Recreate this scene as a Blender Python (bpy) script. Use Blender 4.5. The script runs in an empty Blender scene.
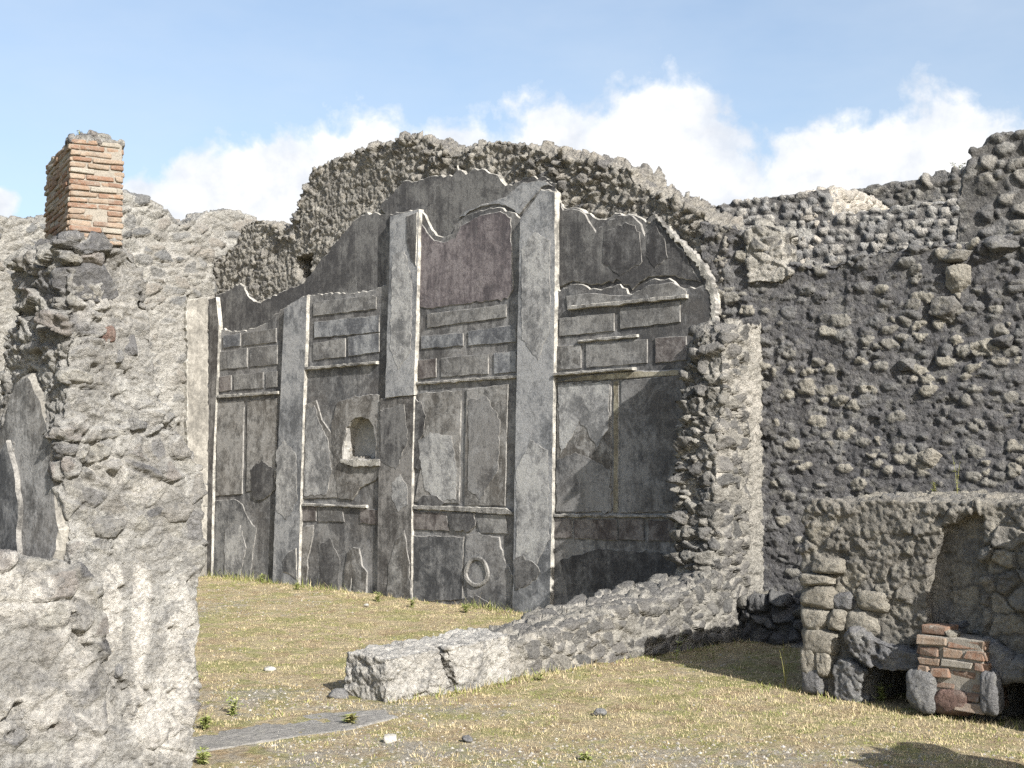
import bpy, bmesh, math, random
import numpy as np
from mathutils import Vector, geometry

random.seed(7)
SC = bpy.context.scene
COL = SC.collection

# ------------------------------------------------------------------ camera, sky, sun, exposure
F = 1340.0                      # focal length in pixels of a 1024 wide picture
PITCH = math.atan(70.0 / F)
EYE = 1.6
cam = bpy.data.cameras.new('camera')
cam.sensor_width = 36.0
cam.lens = 36.0 * F / 1024.0
cam.clip_end = 3000
camo = bpy.data.objects.new('camera', cam)
COL.objects.link(camo)
camo.location = (0, 0, EYE)
camo.rotation_euler = (math.pi / 2 + PITCH, 0, 0)
SC.camera = camo

SUN_EL = math.radians(31.5)
SUN_DIR = Vector((0.510, -0.860, 0)).normalized() * math.cos(SUN_EL) + Vector((0, 0, math.sin(SUN_EL)))
sun = bpy.data.lights.new('sun', 'SUN')
sun.energy = 5.0
sun.angle = math.radians(0.5)
sun.color = (1.0, 0.96, 0.90)
suno = bpy.data.objects.new('sun', sun)
COL.objects.link(suno)
suno.rotation_euler = SUN_DIR.to_track_quat('Z', 'Y').to_euler()

SC.view_settings.view_transform = 'Standard'
SC.view_settings.look = 'None'
SC.view_settings.exposure = 0.95
SC.view_settings.gamma = 1.0
SC.view_settings.use_curve_mapping = False
SC.cycles.max_bounces = 5
SC.cycles.diffuse_bounces = 3
SC.cycles.use_denoising = False


class NT:
    """small helper round a node tree"""
    def __init__(self, tree):
        self.t = tree
        tree.nodes.clear()

    def n(self, typ, ins=None, **kw):
        nd = self.t.nodes.new(typ)
        for k, v in kw.items():
            setattr(nd, k, v)
        for k, v in (ins or {}).items():
            if hasattr(v, 'is_output') or isinstance(v, bpy.types.NodeSocket):
                self.t.links.new(v, nd.inputs[k])
            else:
                nd.inputs[k].default_value = v
        return nd

    def math(self, op, a, b=0.0, c=None, clamp=False):
        ins = {0: a, 1: b}
        if c is not None:
            ins[2] = c
        return self.n('ShaderNodeMath', ins, operation=op, use_clamp=clamp).outputs[0]

    def ramp(self, fac, stops, interp='LINEAR'):
        nd = self.n('ShaderNodeValToRGB', {0: fac})
        cr = nd.color_ramp
        cr.interpolation = interp
        while len(cr.elements) > 1:
            cr.elements.remove(cr.elements[-1])
        cr.elements[0].position = stops[0][0]
        cr.elements[0].color = tuple(stops[0][1]) + (1,)
        for p, c in stops[1:]:
            e = cr.elements.new(p)
            e.color = tuple(c) + (1,)
        return nd.outputs[0]

    def mix(self, fac, a, b, mode='MIX'):
        def c4(v):
            return tuple(v) + (1,) if isinstance(v, (tuple, list)) and len(v) == 3 else v
        nd = self.n('ShaderNodeMix', data_type='RGBA', blend_type=mode)
        for idx, v in ((0, fac), (6, c4(a)), (7, c4(b))):
            if isinstance(v, bpy.types.NodeSocket):
                self.t.links.new(v, nd.inputs[idx])
            else:
                nd.inputs[idx].default_value = v
        return nd.outputs[2]

    def noise(self, vec, scale, detail=6, rough=0.6, dist=0.0):
        return self.n('ShaderNodeTexNoise', {'Vector': vec, 'Scale': scale, 'Detail': detail,
                                             'Roughness': rough, 'Distortion': dist}).outputs[0]

    def mapping(self, vec, scale=(1, 1, 1), rot=(0, 0, 0)):
        return self.n('ShaderNodeMapping', {'Vector': vec, 'Scale': scale, 'Rotation': rot}).outputs[0]


# ------------------------------------------------------------------ world: clear sky with cumulus
world = bpy.data.worlds.new('World')
SC.world = world
world.use_nodes = True
W = NT(world.node_tree)
sky = W.n('ShaderNodeTexSky', sky_type='NISHITA', sun_disc=False)
sky.sun_elevation = SUN_EL
sky.sun_rotation = math.atan2(SUN_DIR.x, SUN_DIR.y)
sky.air_density = 1.0
sky.dust_density = 2.2
sky.ozone_density = 1.0
tc = W.n('ShaderNodeTexCoord').outputs['Generated']
sep = W.n('ShaderNodeSeparateXYZ', {0: tc})
az = W.math('ARCTAN2', sep.outputs[0], sep.outputs[1])
el = W.math('ARCSINE', sep.outputs[2])
pos = W.n('ShaderNodeCombineXYZ', {0: az, 1: el}).outputs[0]
# cumulus: bodies given by azimuth and elevation (radians), half width, half height
clouds = [(-.388, .186, .030, .016), (-.262, .172, .060, .038), (-.205, .196, .060, .050), (-.155, .204, .060, .058),
          (-.10, .205, .07, .060), (-.03, .195, .08, .074), (.03, .197, .08, .086), (.085, .205, .07, .088),
          (.125, .208, .055, .086), (.160, .185, .05, .062), (.20, .175, .05, .045),
          (.220, .200, .045, .048), (.265, .200, .060, .066), (.300, .20, .055, .074), (.33, .195, .05, .072), (.355, .185, .035, .05),
          (-.60, .17, .15, .05), (.55, .16, .14, .06),
          (1.1, .17, .15, .05)]
best = None
for (a, e, ra, re) in clouds:
    sub = W.n('ShaderNodeVectorMath', {0: pos, 1: (a, e - .013, 0)}, operation='SUBTRACT').outputs[0]
    mul = W.n('ShaderNodeVectorMath', {0: sub, 1: (1 / ra, 1 / re, 0)}, operation='MULTIPLY').outputs[0]
    ln = W.n('ShaderNodeVectorMath', {0: mul}, operation='LENGTH').outputs['Value']
    best = ln if best is None else W.n('ShaderNodeMath', {0: best, 1: ln, 2: 0.25}, operation='SMOOTH_MIN').outputs[0]
nz = W.noise(pos, 24, 9, 0.60, 0.15)
nz2 = W.noise(pos, 9, 5, 0.55)
dens = W.math('SUBTRACT', 1.02, best)
dens = W.math('ADD', dens, W.math('MULTIPLY', W.math('SUBTRACT', nz, 0.5), 1.25))
dens = W.math('ADD', dens, W.math('MULTIPLY', W.math('SUBTRACT', nz2, 0.5), 0.5))
cmask = W.ramp(dens, [(0.02, (0, 0, 0)), (0.12, (.3, .3, .3)), (0.24, (.85, .85, .85)), (.5, (1, 1, 1))])
ctone = W.ramp(W.noise(pos, 14, 6, 0.6), [(0.36, (.76, .80, .87)), (0.46, (.90, .92, .95)), (0.56, (1.03, 1.03, 1.03))])
# thin veil that pales the blue towards the horizon
veil = W.ramp(W.noise(W.mapping(pos, (1, 2.5, 1)), 4, 5, 0.6), [(0.3, (.0, .0, .0)), (.75, (.30, .30, .30))])
base = W.mix(W.math('ADD', veil, .12), W.n('ShaderNodeVectorMath', {0: sky.outputs[0], 1: (1, 1, 1)}, operation='MULTIPLY').outputs[0], (4.0, 4.45, 5.0))
ccol = W.n('ShaderNodeVectorMath', {0: ctone, 1: (5.5, 5.5, 5.5)}, operation='MULTIPLY').outputs[0]
skyc = W.mix(cmask, base, ccol)
bg = W.n('ShaderNodeBackground', {'Color': skyc, 'Strength': 0.102})
W.n('ShaderNodeOutputWorld', {0: bg.outputs[0]})

# ------------------------------------------------------------------ the ruin's own axes: E along the painted wall, N out of it
TH = math.radians(44.6)
E = np.array([math.cos(TH), -math.sin(TH)])
N = np.array([-math.sin(TH), -math.cos(TH)])
O = np.array([0.0, 13.92])


def set_frame(turn=0.0, hinge=0.0):
    """turn the axes about the point u = hinge on the painted wall's plane (radians)"""
    global E, N, O
    th = math.radians(44.6)
    e0, n0, o0 = np.array([math.cos(th), -math.sin(th)]), np.array([-math.sin(th), -math.cos(th)]), np.array([0.0, 13.92])
    h = o0 + hinge * e0
    th -= turn
    E = np.array([math.cos(th), -math.sin(th)])
    N = np.array([-math.sin(th), -math.cos(th)])
    O = h - hinge * E


def to_world(u, w, z):
    p = O + u * E + w * N
    return Vector((p[0], p[1], z))


def to_world_np(L):
    out = np.empty_like(L)
    out[:, 0] = O[0] + L[:, 0] * E[0] + L[:, 1] * N[0]
    out[:, 1] = O[1] + L[:, 0] * E[1] + L[:, 1] * N[1]
    out[:, 2] = L[:, 2]
    return out


def ray(px, py):
    a = (px - 512.0) / F
    v = (384.0 - py) / F
    return np.array([a, math.cos(PITCH) - math.sin(PITCH) * v, math.sin(PITCH) + math.cos(PITCH) * v])


def px_w(px, py, w):
    """photo point on a face parallel to the painted wall -> (u, z)"""
    d = ray(px, py)
    k = (w + O @ N) / (d[:2] @ N)
    return float((d[:2] * k - O) @ E), EYE + d[2] * k


def px_u(px, py, u):
    """photo point on a face square to the painted wall -> (w, z)"""
    d = ray(px, py)
    k = (u + O @ E) / (d[:2] @ E)
    return float((d[:2] * k - O) @ N), EYE + d[2] * k


def px_g(px, py, z=0.0):
    d = ray(px, py)
    k = (z - EYE) / d[2]
    return float(d[0] * k), float(d[1] * k)


def local(x, y):
    p = np.array([x, y]) - O
    return float(p @ E), float(p @ N)


# ------------------------------------------------------------------ numpy noise
def _hash(ix, iy, iz, s):
    h = (ix.astype(np.uint32) * np.uint32(374761393) + iy.astype(np.uint32) * np.uint32(668265263)
         + iz.astype(np.uint32) * np.uint32(2147483647) + np.uint32(s * 974711 + 12345))
    h = (h ^ (h >> np.uint32(13))) * np.uint32(1274126177)
    h = (h ^ (h >> np.uint32(16))) * np.uint32(2246822519)
    h = h ^ (h >> np.uint32(15))
    return h.astype(np.float32) / np.float32(4294967295.0)


def vnoise(P, s=0):
    f = np.floor(P)
    t = P - f
    t = t * t * (3 - 2 * t)
    i = f.astype(np.int64)
    r = 0
    for dx in (0, 1):
        wx = t[:, 0] if dx else 1 - t[:, 0]
        for dy in (0, 1):
            wy = t[:, 1] if dy else 1 - t[:, 1]
            for dz in (0, 1):
                wz = t[:, 2] if dz else 1 - t[:, 2]
                r = r + wx * wy * wz * _hash(i[:, 0] + dx, i[:, 1] + dy, i[:, 2] + dz, s)
    return r


def fbm(P, octs=4, s=0, gain=0.5):
    a, r, tot = 1.0, 0, 0
    for o in range(octs):
        r = r + a * vnoise(P * (2.03 ** o) + o * 17.3, s + o)
        tot += a
        a *= gain
    return r / tot - 0.5


def worley(P, s=0, jit=0.85):
    f = np.floor(P).astype(np.int64)
    n = len(P)
    d1 = np.full(n, 9.0, np.float32)
    d2 = np.full(n, 9.0, np.float32)
    r1 = np.zeros(n, np.float32)
    tl = np.zeros(n, np.float32)
    for dx in (-1, 0, 1):
        for dy in (-1, 0, 1):
            for dz in (-1, 0, 1):
                c = f + np.array([dx, dy, dz])
                hx = _hash(c[:, 0], c[:, 1], c[:, 2], s)
                hy = _hash(c[:, 0], c[:, 1], c[:, 2], s + 31)
                hz = _hash(c[:, 0], c[:, 1], c[:, 2], s + 57)
                q = (c[:, 0] + .5 + jit * (hx - .5) - P[:, 0], c[:, 1] + .5 + jit * (hy - .5) - P[:, 1],
                     c[:, 2] + .5 + jit * (hz - .5) - P[:, 2])
                d = np.sqrt(q[0] ** 2 + q[1] ** 2 + q[2] ** 2).astype(np.float32)
                rr = _hash(c[:, 0], c[:, 1], c[:, 2], s + 91)
                near = d < d1
                d2 = np.where(near, d1, np.minimum(d2, d))
                r1 = np.where(near, rr, r1)
                tl = np.where(near, (hx * 2 - 1) * q[0] + (hz * 2 - 1) * q[2] + (hy * 2 - 1) * q[1], tl)
                d1 = np.where(near, d, d1)
    return d1, d2, r1, tl


def sstep(a, b, x):
    t = np.clip((x - a) / (b - a), 0, 1)
    return t * t * (3 - 2 * t)


# ------------------------------------------------------------------ object helpers
def link(o, parent=None):
    COL.objects.link(o)
    if parent is not None:
        o.parent = parent
    return o


def tag(o, label=None, cat=None, group=None, kind=None):
    if label: o['label'] = label
    if cat: o['category'] = cat
    if group: o['group'] = group
    if kind: o['kind'] = kind
    return o


def thing(name, label, cat, loc, group=None):
    o = bpy.data.objects.new(name, None)
    o.empty_display_size = 0.2
    o.location = loc
    link(o)
    return tag(o, label, cat, group, 'thing')


def mesh_obj(name, verts, faces, mats, parent=None, loc=None, attrs=None, matidx=None, smooth=True):
    """verts in world space (numpy n x 3); origin = the parent's place or loc"""
    base = np.array(parent.location if parent is not None else (loc if loc is not None else (0, 0, 0)), float)
    me = bpy.data.meshes.new(name)
    V = np.asarray(verts, float) - base
    me.from_pydata(V.tolist() if not isinstance(faces, tuple) else [], [], faces if not isinstance(faces, tuple) else [])
    for m in mats:
        me.materials.append(m)
    for k, a in (attrs or {}).items():
        at = me.attributes.new(k, 'FLOAT', 'POINT')
        at.data.foreach_set('value', np.asarray(a, np.float32))
    if matidx is not None:
        me.polygons.foreach_set('material_index', np.asarray(matidx, np.int32))
    me.polygons.foreach_set('use_smooth', np.full(len(me.polygons), smooth))
    me.update()
    o = bpy.data.objects.new(name, me)
    if parent is None:
        o.location = base
    return link(o, parent)


def fast_mesh(name, V, idx, k, mats, parent=None, loc=None, attrs=None, smooth=True):
    """many equal-sized faces: idx is (nf, k)"""
    base = np.array(parent.location if parent is not None else (loc if loc is not None else (0, 0, 0)), float)
    me = bpy.data.meshes.new(name)
    V = np.asarray(V, float) - base
    nf = len(idx)
    me.vertices.add(len(V)); me.vertices.foreach_set('co', V.astype(np.float32).ravel())
    me.loops.add(nf * k); me.loops.foreach_set('vertex_index', np.asarray(idx, np.int32).ravel())
    me.polygons.add(nf)
    me.polygons.foreach_set('loop_start', np.arange(0, nf * k, k, dtype=np.int32))
    me.polygons.foreach_set('loop_total', np.full(nf, k, np.int32))
    me.polygons.foreach_set('use_smooth', np.full(nf, smooth))
    for m in mats:
        me.materials.append(m)
    for kk, a in (attrs or {}).items():
        at = me.attributes.new(kk, 'FLOAT', 'POINT')
        at.data.foreach_set('value', np.asarray(a, np.float32))
    me.update(); me.validate()
    o = bpy.data.objects.new(name, me)
    if parent is None:
        o.location = base
    return link(o, parent)


def clean_poly(p):
    q = []
    for a in p:
        if not q or (abs(a[0] - q[-1][0]) + abs(a[1] - q[-1][1])) > 1e-4:
            q.append((float(a[0]), float(a[1])))
    if abs(q[0][0] - q[-1][0]) + abs(q[0][1] - q[-1][1]) < 1e-4:
        q.pop()
    return q


def tmp_solid(pairs, axis, a, b):
    """closed prism in local (u, w, z): pairs = (polyA, polyB) with equal counts; axis 'w' polys are (u,z), axis 'u' are (w,z), axis 'z' are (u,w)"""
    A, B = pairs
    bm = bmesh.new()
    def pt(p, c):
        return (p[0], c, p[1]) if axis == 'w' else ((c, p[0], p[1]) if axis == 'u' else (p[0], p[1], c))
    va = [bm.verts.new(pt(p, a)) for p in A]
    vb = [bm.verts.new(pt(p, b)) for p in B]
    n = len(A)
    tris = geometry.tessellate_polygon([[Vector((p[0], p[1], 0)) for p in A]])
    for t in tris:
        try:
            bm.faces.new([va[i] for i in t]); bm.faces.new([vb[i] for i in reversed(t)])
        except ValueError:
            pass
    for i in range(n):
        j = (i + 1) % n
        bm.faces.new([va[i], va[j], vb[j], vb[i]])
    bmesh.ops.recalc_face_normals(bm, faces=bm.faces)
    me = bpy.data.meshes.new('tmp')
    bm.to_mesh(me); bm.free()
    return link(bpy.data.objects.new('tmp', me))


def prism(poly, axis, a, b):
    poly = clean_poly(poly)
    return tmp_solid((poly, poly), axis, a, b)


def box(u0, u1, w0, w1, z0, z1):
    return prism([(u0, z0), (u1, z0), (u1, z1), (u0, z1)], 'w', w0, w1)


def remesh(o, voxel, cuts=(), joins=(), keeps=()):
    for op, lst in (('INTERSECT', keeps), ('UNION', joins), ('DIFFERENCE', cuts)):
        for c in lst:
            m = o.modifiers.new('b', 'BOOLEAN')
            m.operation = op; m.object = c; m.solver = 'EXACT'
    m = o.modifiers.new('r', 'REMESH')
    m.mode = 'VOXEL'; m.voxel_size = voxel
    dg = bpy.context.evaluated_depsgraph_get()
    ev = o.evaluated_get(dg)
    me = bpy.data.meshes.new_from_object(ev)
    n = len(me.vertices)
    V = np.empty(n * 3, np.float32); me.vertices.foreach_get('co', V)
    Nn = np.empty(n * 3, np.float32); me.vertices.foreach_get('normal', Nn)
    nl = len(me.loops)
    L = np.empty(nl, np.int32); me.loops.foreach_get('vertex_index', L)
    T = np.empty(len(me.polygons), np.int32); me.polygons.foreach_get('loop_total', T)
    assert (T == 4).all()
    for x in [o, *cuts, *joins, *keeps]:
        if x.name in bpy.data.objects:
            bpy.data.objects.remove(x)
    bpy.data.meshes.remove(me)
    return V.reshape(-1, 3).astype(np.float64), Nn.reshape(-1, 3).astype(np.float64), L.reshape(-1, 4)


def rubble(name, vnq, mat, parent, cell=(.2, .2, .13), amp=.05, fine=.012, lump=.04, cover=.45, cover_scale=1.3,
           seed=1, mortar_w=.22, jit=.85, ampfn=None, pit=.03, dmax=None, smooth=None, isolated=0.0, lime=None, coverfn=None, local_frame=True, loc=None, sub=0.0, row=False, rot=0.0):
    """displace a remeshed solid into stones bedded in mortar; one mesh"""
    V, Nn, Q = vnq
    P = V + 0.35 * np.array(cell) * np.stack([fbm(V / np.array(cell) * .9 + 5, 2, seed + 3), fbm(V / np.array(cell) * .9 + 50, 2, seed + 4),
                                             fbm(V / np.array(cell) * .9 + 90, 2, seed + 5)], 1) * 2
    C = P / np.array(cell)
    if row:
        rr = np.floor(C[:, 2])
        C[:, 0] += .5 * (rr % 2) + .15 * np.sin(rr * 12.9)
    d1, d2, r1, tl = worley(C, seed, jit)
    edge = d2 - d1
    st = sstep(.015, mortar_w * .8 + .03, edge)
    if isolated:
        b1, b2, br, bt = worley(C / 1.9 + 11, seed + 5, jit)
        brad = np.where(br > .55, .34 + .35 * (br - .55), -1.0) + .08 * fbm(V * 8, 2, seed + 63)
        bst = 1 - sstep(brad * .7, np.maximum(brad, 1e-3), b1)
        rad = isolated * (.55 + .6 * r1) + .10 * fbm(V * 11, 2, seed + 61)
        st = np.minimum(st, 1 - sstep(rad * .62, rad, d1))
        big = bst > st
        st = np.maximum(st, bst)
        r1 = np.where(big, (br * 7.3) % 1.0, r1)
        tl = np.where(big, bt * 1.2, tl)
    cov = sstep(.5 - .22, .5 + .22, fbm(V * cover_scale + seed, 3, seed + 9) * 1.6 + cover)
    if coverfn is not None:
        cov = np.clip(coverfn(V, cov), 0, 1)
    # a stone may stand proud or be sunk under the mortar
    h = st * ((.45 + .5 * r1 + .6 * tl) if isolated else (.25 + .95 * r1 + 1.1 * tl)) * (1 - .85 * cov)
    mort = 1 - (sstep(.15, .6, st) if isolated else sstep(.06, mortar_w + .04, edge)) * (1 - cov)
    rough = fbm(V * 13, 4, seed + 21, .65)
    ridge = .25 - np.abs(fbm(V * 8, 3, seed + 25, .6))
    if ampfn is not None:
        amp = amp * ampfn(V)
    d = amp * (h - .35) + lump * fbm(V * 1.9, 3, seed + 33) * 2 + fine * rough * 3 + fine * ridge * 1.2 + fine * fbm(V * 40, 2, seed + 41) * 1.3
    pd = pit * sstep(.13, .24, fbm(V * 7.5 + 30, 4, seed + 51, .6))
    if sub:
        e1, e2, q1, t1 = worley(P / (np.array(cell) * .42), seed + 77, jit)
        d = d + sub * (sstep(.02, .16, e2 - e1) * (.3 + .7 * q1) + .8 * t1 - .4)
    if smooth is not None:
        d = d * smooth(V)
    d = d - pd
    V2 = V + Nn * np.minimum(np.clip(d, -.14, .11), .11 if dmax is None else dmax(V))[:, None]
    Wd = to_world_np(V2) if local_frame else V2
    at = {'stone': r1, 'mortar': mort}
    if lime is not None:
        q = sum(sstep(1.25, .75, np.sqrt(((V[:, ax] - a) / ra) ** 2 + ((V[:, 2] - b) / rb) ** 2) + 1.1 * fbm(V * 9, 4, seed + 71, .6) + .6 * fbm(V * 30, 2, seed + 73)) * k
                for (ax, a, b, ra, rb, k) in lime)
        at['lime'] = np.clip(q, 0, 1)
    return fast_mesh(name, Wd, Q, 4, [mat], parent, loc, at)


# ------------------------------------------------------------------ materials
def new_mat(name):
    m = bpy.data.materials.new(name)
    m.use_nodes = True
    return m, NT(m.node_tree)


def finish(T, col, rough, bump=None, strength=.6, dist=.01, spec=.25):
    col = T.mix(1.0, col, (.80, .80, .80), 'MULTIPLY')
    ins = {'Base Color': col, 'Roughness': rough, 'Specular IOR Level': spec}
    b = T.n('ShaderNodeBsdfPrincipled', ins)
    if bump is not None:
        bn = T.n('ShaderNodeBump', {'Strength': strength, 'Distance': dist, 'Height': bump})
        T.t.links.new(bn.outputs[0], b.inputs['Normal'])
    T.n('ShaderNodeOutputMaterial', {0: b.outputs[0]})


def mat_rubble(name, stones, mortar, mortar2, lichen=(.42, .41, .36), lich=.25, bump=.02, pits=.35, dirt=(.1, .09, .08)):
    m, T = new_mat(name)
    co = T.n('ShaderNodeTexCoord').outputs['Object']
    st = T.n('ShaderNodeAttribute', attribute_name='stone').outputs['Fac']
    mo = T.n('ShaderNodeAttribute', attribute_name='mortar').outputs['Fac']
    k = len(stones)
    col = T.ramp(st, [((i + .0) / k, c) for i, c in enumerate(stones)], 'CONSTANT')
    n1 = T.noise(co, 9, 7, .7)
    n2 = T.noise(co, 55, 5, .75)
    n3 = T.noise(co, 1.6, 4, .6)
    n4 = T.noise(co, 150, 3, .8)
    mc = T.mix(T.ramp(T.noise(co, 3.0, 9, .62, .4), [(.41, (0, 0, 0)), (.45, (.3, .3, .3)), (.52, (.45, .45, .45)), (.545, (1, 1, 1))]), mortar, mortar2)
    mf = T.math('ADD', mo, T.math('MULTIPLY', T.math('SUBTRACT', n1, .5), .9))
    mf = T.ramp(mf, [(.3, (0, 0, 0)), (.62, (1, 1, 1))])
    col = T.mix(mf, col, mc)
    # remnants of lime plaster
    col = T.mix(T.n('ShaderNodeAttribute', attribute_name='lime').outputs['Fac'], col, (.74, .715, .665))
    # lichen and lime bloom in patches of their own
    lf = T.math('MULTIPLY', T.ramp(T.noise(co, 9, 9, .74, .4), [(.53, (0, 0, 0)), (.58, (1, 1, 1))]), lich)
    col = T.mix(lf, col, lichen)
    df = T.math('MULTIPLY', T.ramp(T.noise(co, 5, 8, .75, .3), [(.5, (0, 0, 0)), (.7, (1, 1, 1))]), pits)
    col = T.mix(df, col, dirt)
    n5 = T.noise(co, 24, 8, .78, .3)
    g = T.ramp(n2, [(.30, (.66, .66, .66)), (.5, (1, 1, 1)), (.70, (1.28, 1.27, 1.25))])
    col = T.mix(.9, col, g, 'MULTIPLY')
    g = T.ramp(n5, [(.34, (.62, .62, .62)), (.5, (1, 1, 1)), (.66, (1.22, 1.215, 1.2))])
    col = T.mix(.9, col, g, 'MULTIPLY')
    vo = T.n('ShaderNodeTexVoronoi', {'Vector': co, 'Scale': 38.0, 'Randomness': 1.0}).outputs['Distance']
    b = T.math('ADD', T.math('MULTIPLY', n2, .45), T.math('ADD', T.math('MULTIPLY', n5, 1.2), T.math('MULTIPLY', n1, .8)))
    b = T.math('ADD', b, T.math('MULTIPLY', vo, -.35))
    finish(T, col, .97, b, 1.0, bump * 1.7, .1)
    return m


def mat_plaster(name, dark, mid, light, streak=.35, flecks=.5, tint=None, tintf=.5, bump=.006, scale=1.0, seed=0.0, spread=1.0):
    m, T = new_mat(name)
    co = T.n('ShaderNodeTexCoord').outputs['Object']
    co = T.n('ShaderNodeVectorMath', {0: co, 1: (seed, seed * .7, seed * .3)}, operation='ADD').outputs[0]
    n1 = T.noise(co, 1.1 * scale, 8, .62, .35)
    n1b = T.noise(co, 4.5 * scale, 8, .7, .5)
    n2 = T.noise(T.mapping(co, (11, 11, .9)), 1.3, 6, .65)
    n3 = T.noise(co, 70, 5, .75)
    n4 = T.noise(co, 22, 6, .75, .2)
    f = T.math('ADD', T.math('MULTIPLY', n1, .50), T.math('MULTIPLY', n1b, .42))
    f = T.math('ADD', f, T.math('MULTIPLY', n2, streak * .38))
    f = T.math('ADD', f, T.math('MULTIPLY', n4, .22))
    f = T.math('ADD', f, -(.50 * .5 + .42 * .5 + .19 * streak + .11 - .5))     # centre on about .5
    h = .060 * spread
    col = T.ramp(f, [(.5 - h, dark), (.5, mid), (.5 + h, light)])
    if tint:
        tf = T.math('MULTIPLY', T.ramp(T.noise(co, 1.7, 6, .65, .4), [(.36, (0, 0, 0)), (.6, (1, 1, 1))]), tintf)
        col = T.mix(tf, col, tint)
    sc = T.math('MULTIPLY', T.ramp(T.noise(co, 3.6 * scale, 10, .76, .9), [(.52, (0, 0, 0)), (.64, (1, 1, 1))]), .75 * flecks + .15)
    col = T.mix(sc, col, tuple(min(.5, 1.3 * c) for c in light))
    fl = T.math('MULTIPLY', T.ramp(T.noise(T.mapping(co, (1.6, 1.6, 1)), 30, 9, .82, .6), [(.60, (0, 0, 0)), (.70, (1, 1, 1))]), flecks)
    col = T.mix(fl, col, (.52, .51, .48))
    dr = T.math('MULTIPLY', T.ramp(T.noise(T.mapping(co, (16, 16, 2.2)), 1.6, 9, .75, .4), [(.56, (0, 0, 0)), (.66, (1, 1, 1))]), .5 * flecks)
    col = T.mix(dr, col, (.40, .40, .385))
    dk = T.math('MULTIPLY', T.ramp(T.noise(co, 7.5, 9, .8, .8), [(.54, (0, 0, 0)), (.64, (1, 1, 1))]), .6)
    col = T.mix(dk, col, tuple(.55 * c for c in dark))
    cr = T.n('ShaderNodeTexVoronoi', {'Vector': T.n('ShaderNodeVectorMath', {0: co, 1: T.n('ShaderNodeTexNoise', {'Vector': co, 'Scale': 5.0, 'Detail': 5}).outputs[1]}, operation='ADD').outputs[0],
                                      'Scale': 1.15}, feature='DISTANCE_TO_EDGE').outputs['Distance']
    cf = T.math('MULTIPLY', T.ramp(cr, [(.0, (1, 1, 1)), (.006, (0, 0, 0))]), T.ramp(n1b, [(.45, (0, 0, 0)), (.6, (.7, .7, .7))]))
    col = T.mix(cf, col, tuple(.5 * c for c in dark))
    g = T.ramp(n3, [(.30, (.5, .5, .5)), (.5, (1, 1, 1)), (.70, (1.45, 1.45, 1.45))])
    col = T.mix(.8, col, g, 'MULTIPLY')
    b = T.math('ADD', T.math('MULTIPLY', n3, .25), T.math('ADD', T.math('MULTIPLY', n4, .7), T.math('ADD', T.math('MULTIPLY', n1b, 1.1), T.math('MULTIPLY', cf, -.4))))
    finish(T, col, .85, b, .7, bump, .2)
    return m


def mat_lime(name, c=(.60, .57, .50), c2=(.42, .39, .34)):
    m, T = new_mat(name)
    co = T.n('ShaderNodeTexCoord').outputs['Object']
    n1 = T.noise(co, 7, 8, .75)
    n2 = T.noise(co, 60, 4, .7)
    col = T.mix(T.ramp(n1, [(.40, (0, 0, 0)), (.56, (1, 1, 1))]), c2, c)
    finish(T, col, .95, T.math('ADD', n1, n2), .8, .012, .1)
    return m


M = {}
M['back'] = mat_rubble('dark_wall_rubble', [(.24, .23, .215), (.31, .298, .275), (.37, .35, .315), (.20, .195, .19), (.28, .268, .25), (.40, .375, .335)],
                       (.28, .268, .245), (.40, .38, .34), lichen=(.46, .445, .40), lich=.35)
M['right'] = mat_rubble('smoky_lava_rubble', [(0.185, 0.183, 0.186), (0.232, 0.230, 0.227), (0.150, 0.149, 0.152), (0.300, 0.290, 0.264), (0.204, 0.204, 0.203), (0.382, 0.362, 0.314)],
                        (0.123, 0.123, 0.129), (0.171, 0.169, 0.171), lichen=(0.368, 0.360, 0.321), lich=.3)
M['terrace'] = mat_rubble('block_coursed_rubble', [(0.391, 0.387, 0.374), (0.468, 0.459, 0.433), (0.340, 0.337, 0.330), (0.510, 0.489, 0.451)], (0.170, 0.167, 0.165), (0.230, 0.225, 0.218), lich=.25)
M['dim'] = mat_rubble('dim_knobbly_rubble', [(.24, .238, .235), (.30, .295, .28), (.20, .198, .196), (.35, .337, .31)], (.13, .128, .126), (.18, .176, .17), lich=.25)
M['sunlit_terrace'] = mat_rubble('sunlit_broken_rubble', [(0.552, 0.516, 0.456), (0.636, 0.594, 0.528), (0.480, 0.450, 0.402)], (0.576, 0.534, 0.468), (0.672, 0.630, 0.564), lich=.1, pits=.1)  # terrace rubble coloured paler so the broken end looks sunlit
M['left'] = mat_rubble('cream_tufa_rubble', [(0.329, 0.319, 0.295), (0.402, 0.394, 0.364), (0.274, 0.273, 0.265), (0.365, 0.356, 0.330), (0.329, 0.309, 0.279), (0.219, 0.222, 0.222)],
                       (0.365, 0.354, 0.327), (0.456, 0.447, 0.420), lichen=(0.265, 0.266, 0.259), lich=.4, pits=.25, dirt=(0.183, 0.166, 0.145))
M['stub'] = mat_rubble('grey_mortared_rubble', [(0.335, 0.327, 0.308), (0.417, 0.405, 0.372), (0.285, 0.282, 0.281), (0.458, 0.446, 0.410), (0.367, 0.353, 0.329), (0.204, 0.204, 0.210), (0.346, 0.322, 0.302)],
                       (0.356, 0.346, 0.326), (0.509, 0.501, 0.475), lichen=(0.275, 0.273, 0.270), lich=.65, pits=.6, dirt=(0.163, 0.156, 0.140))
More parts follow.
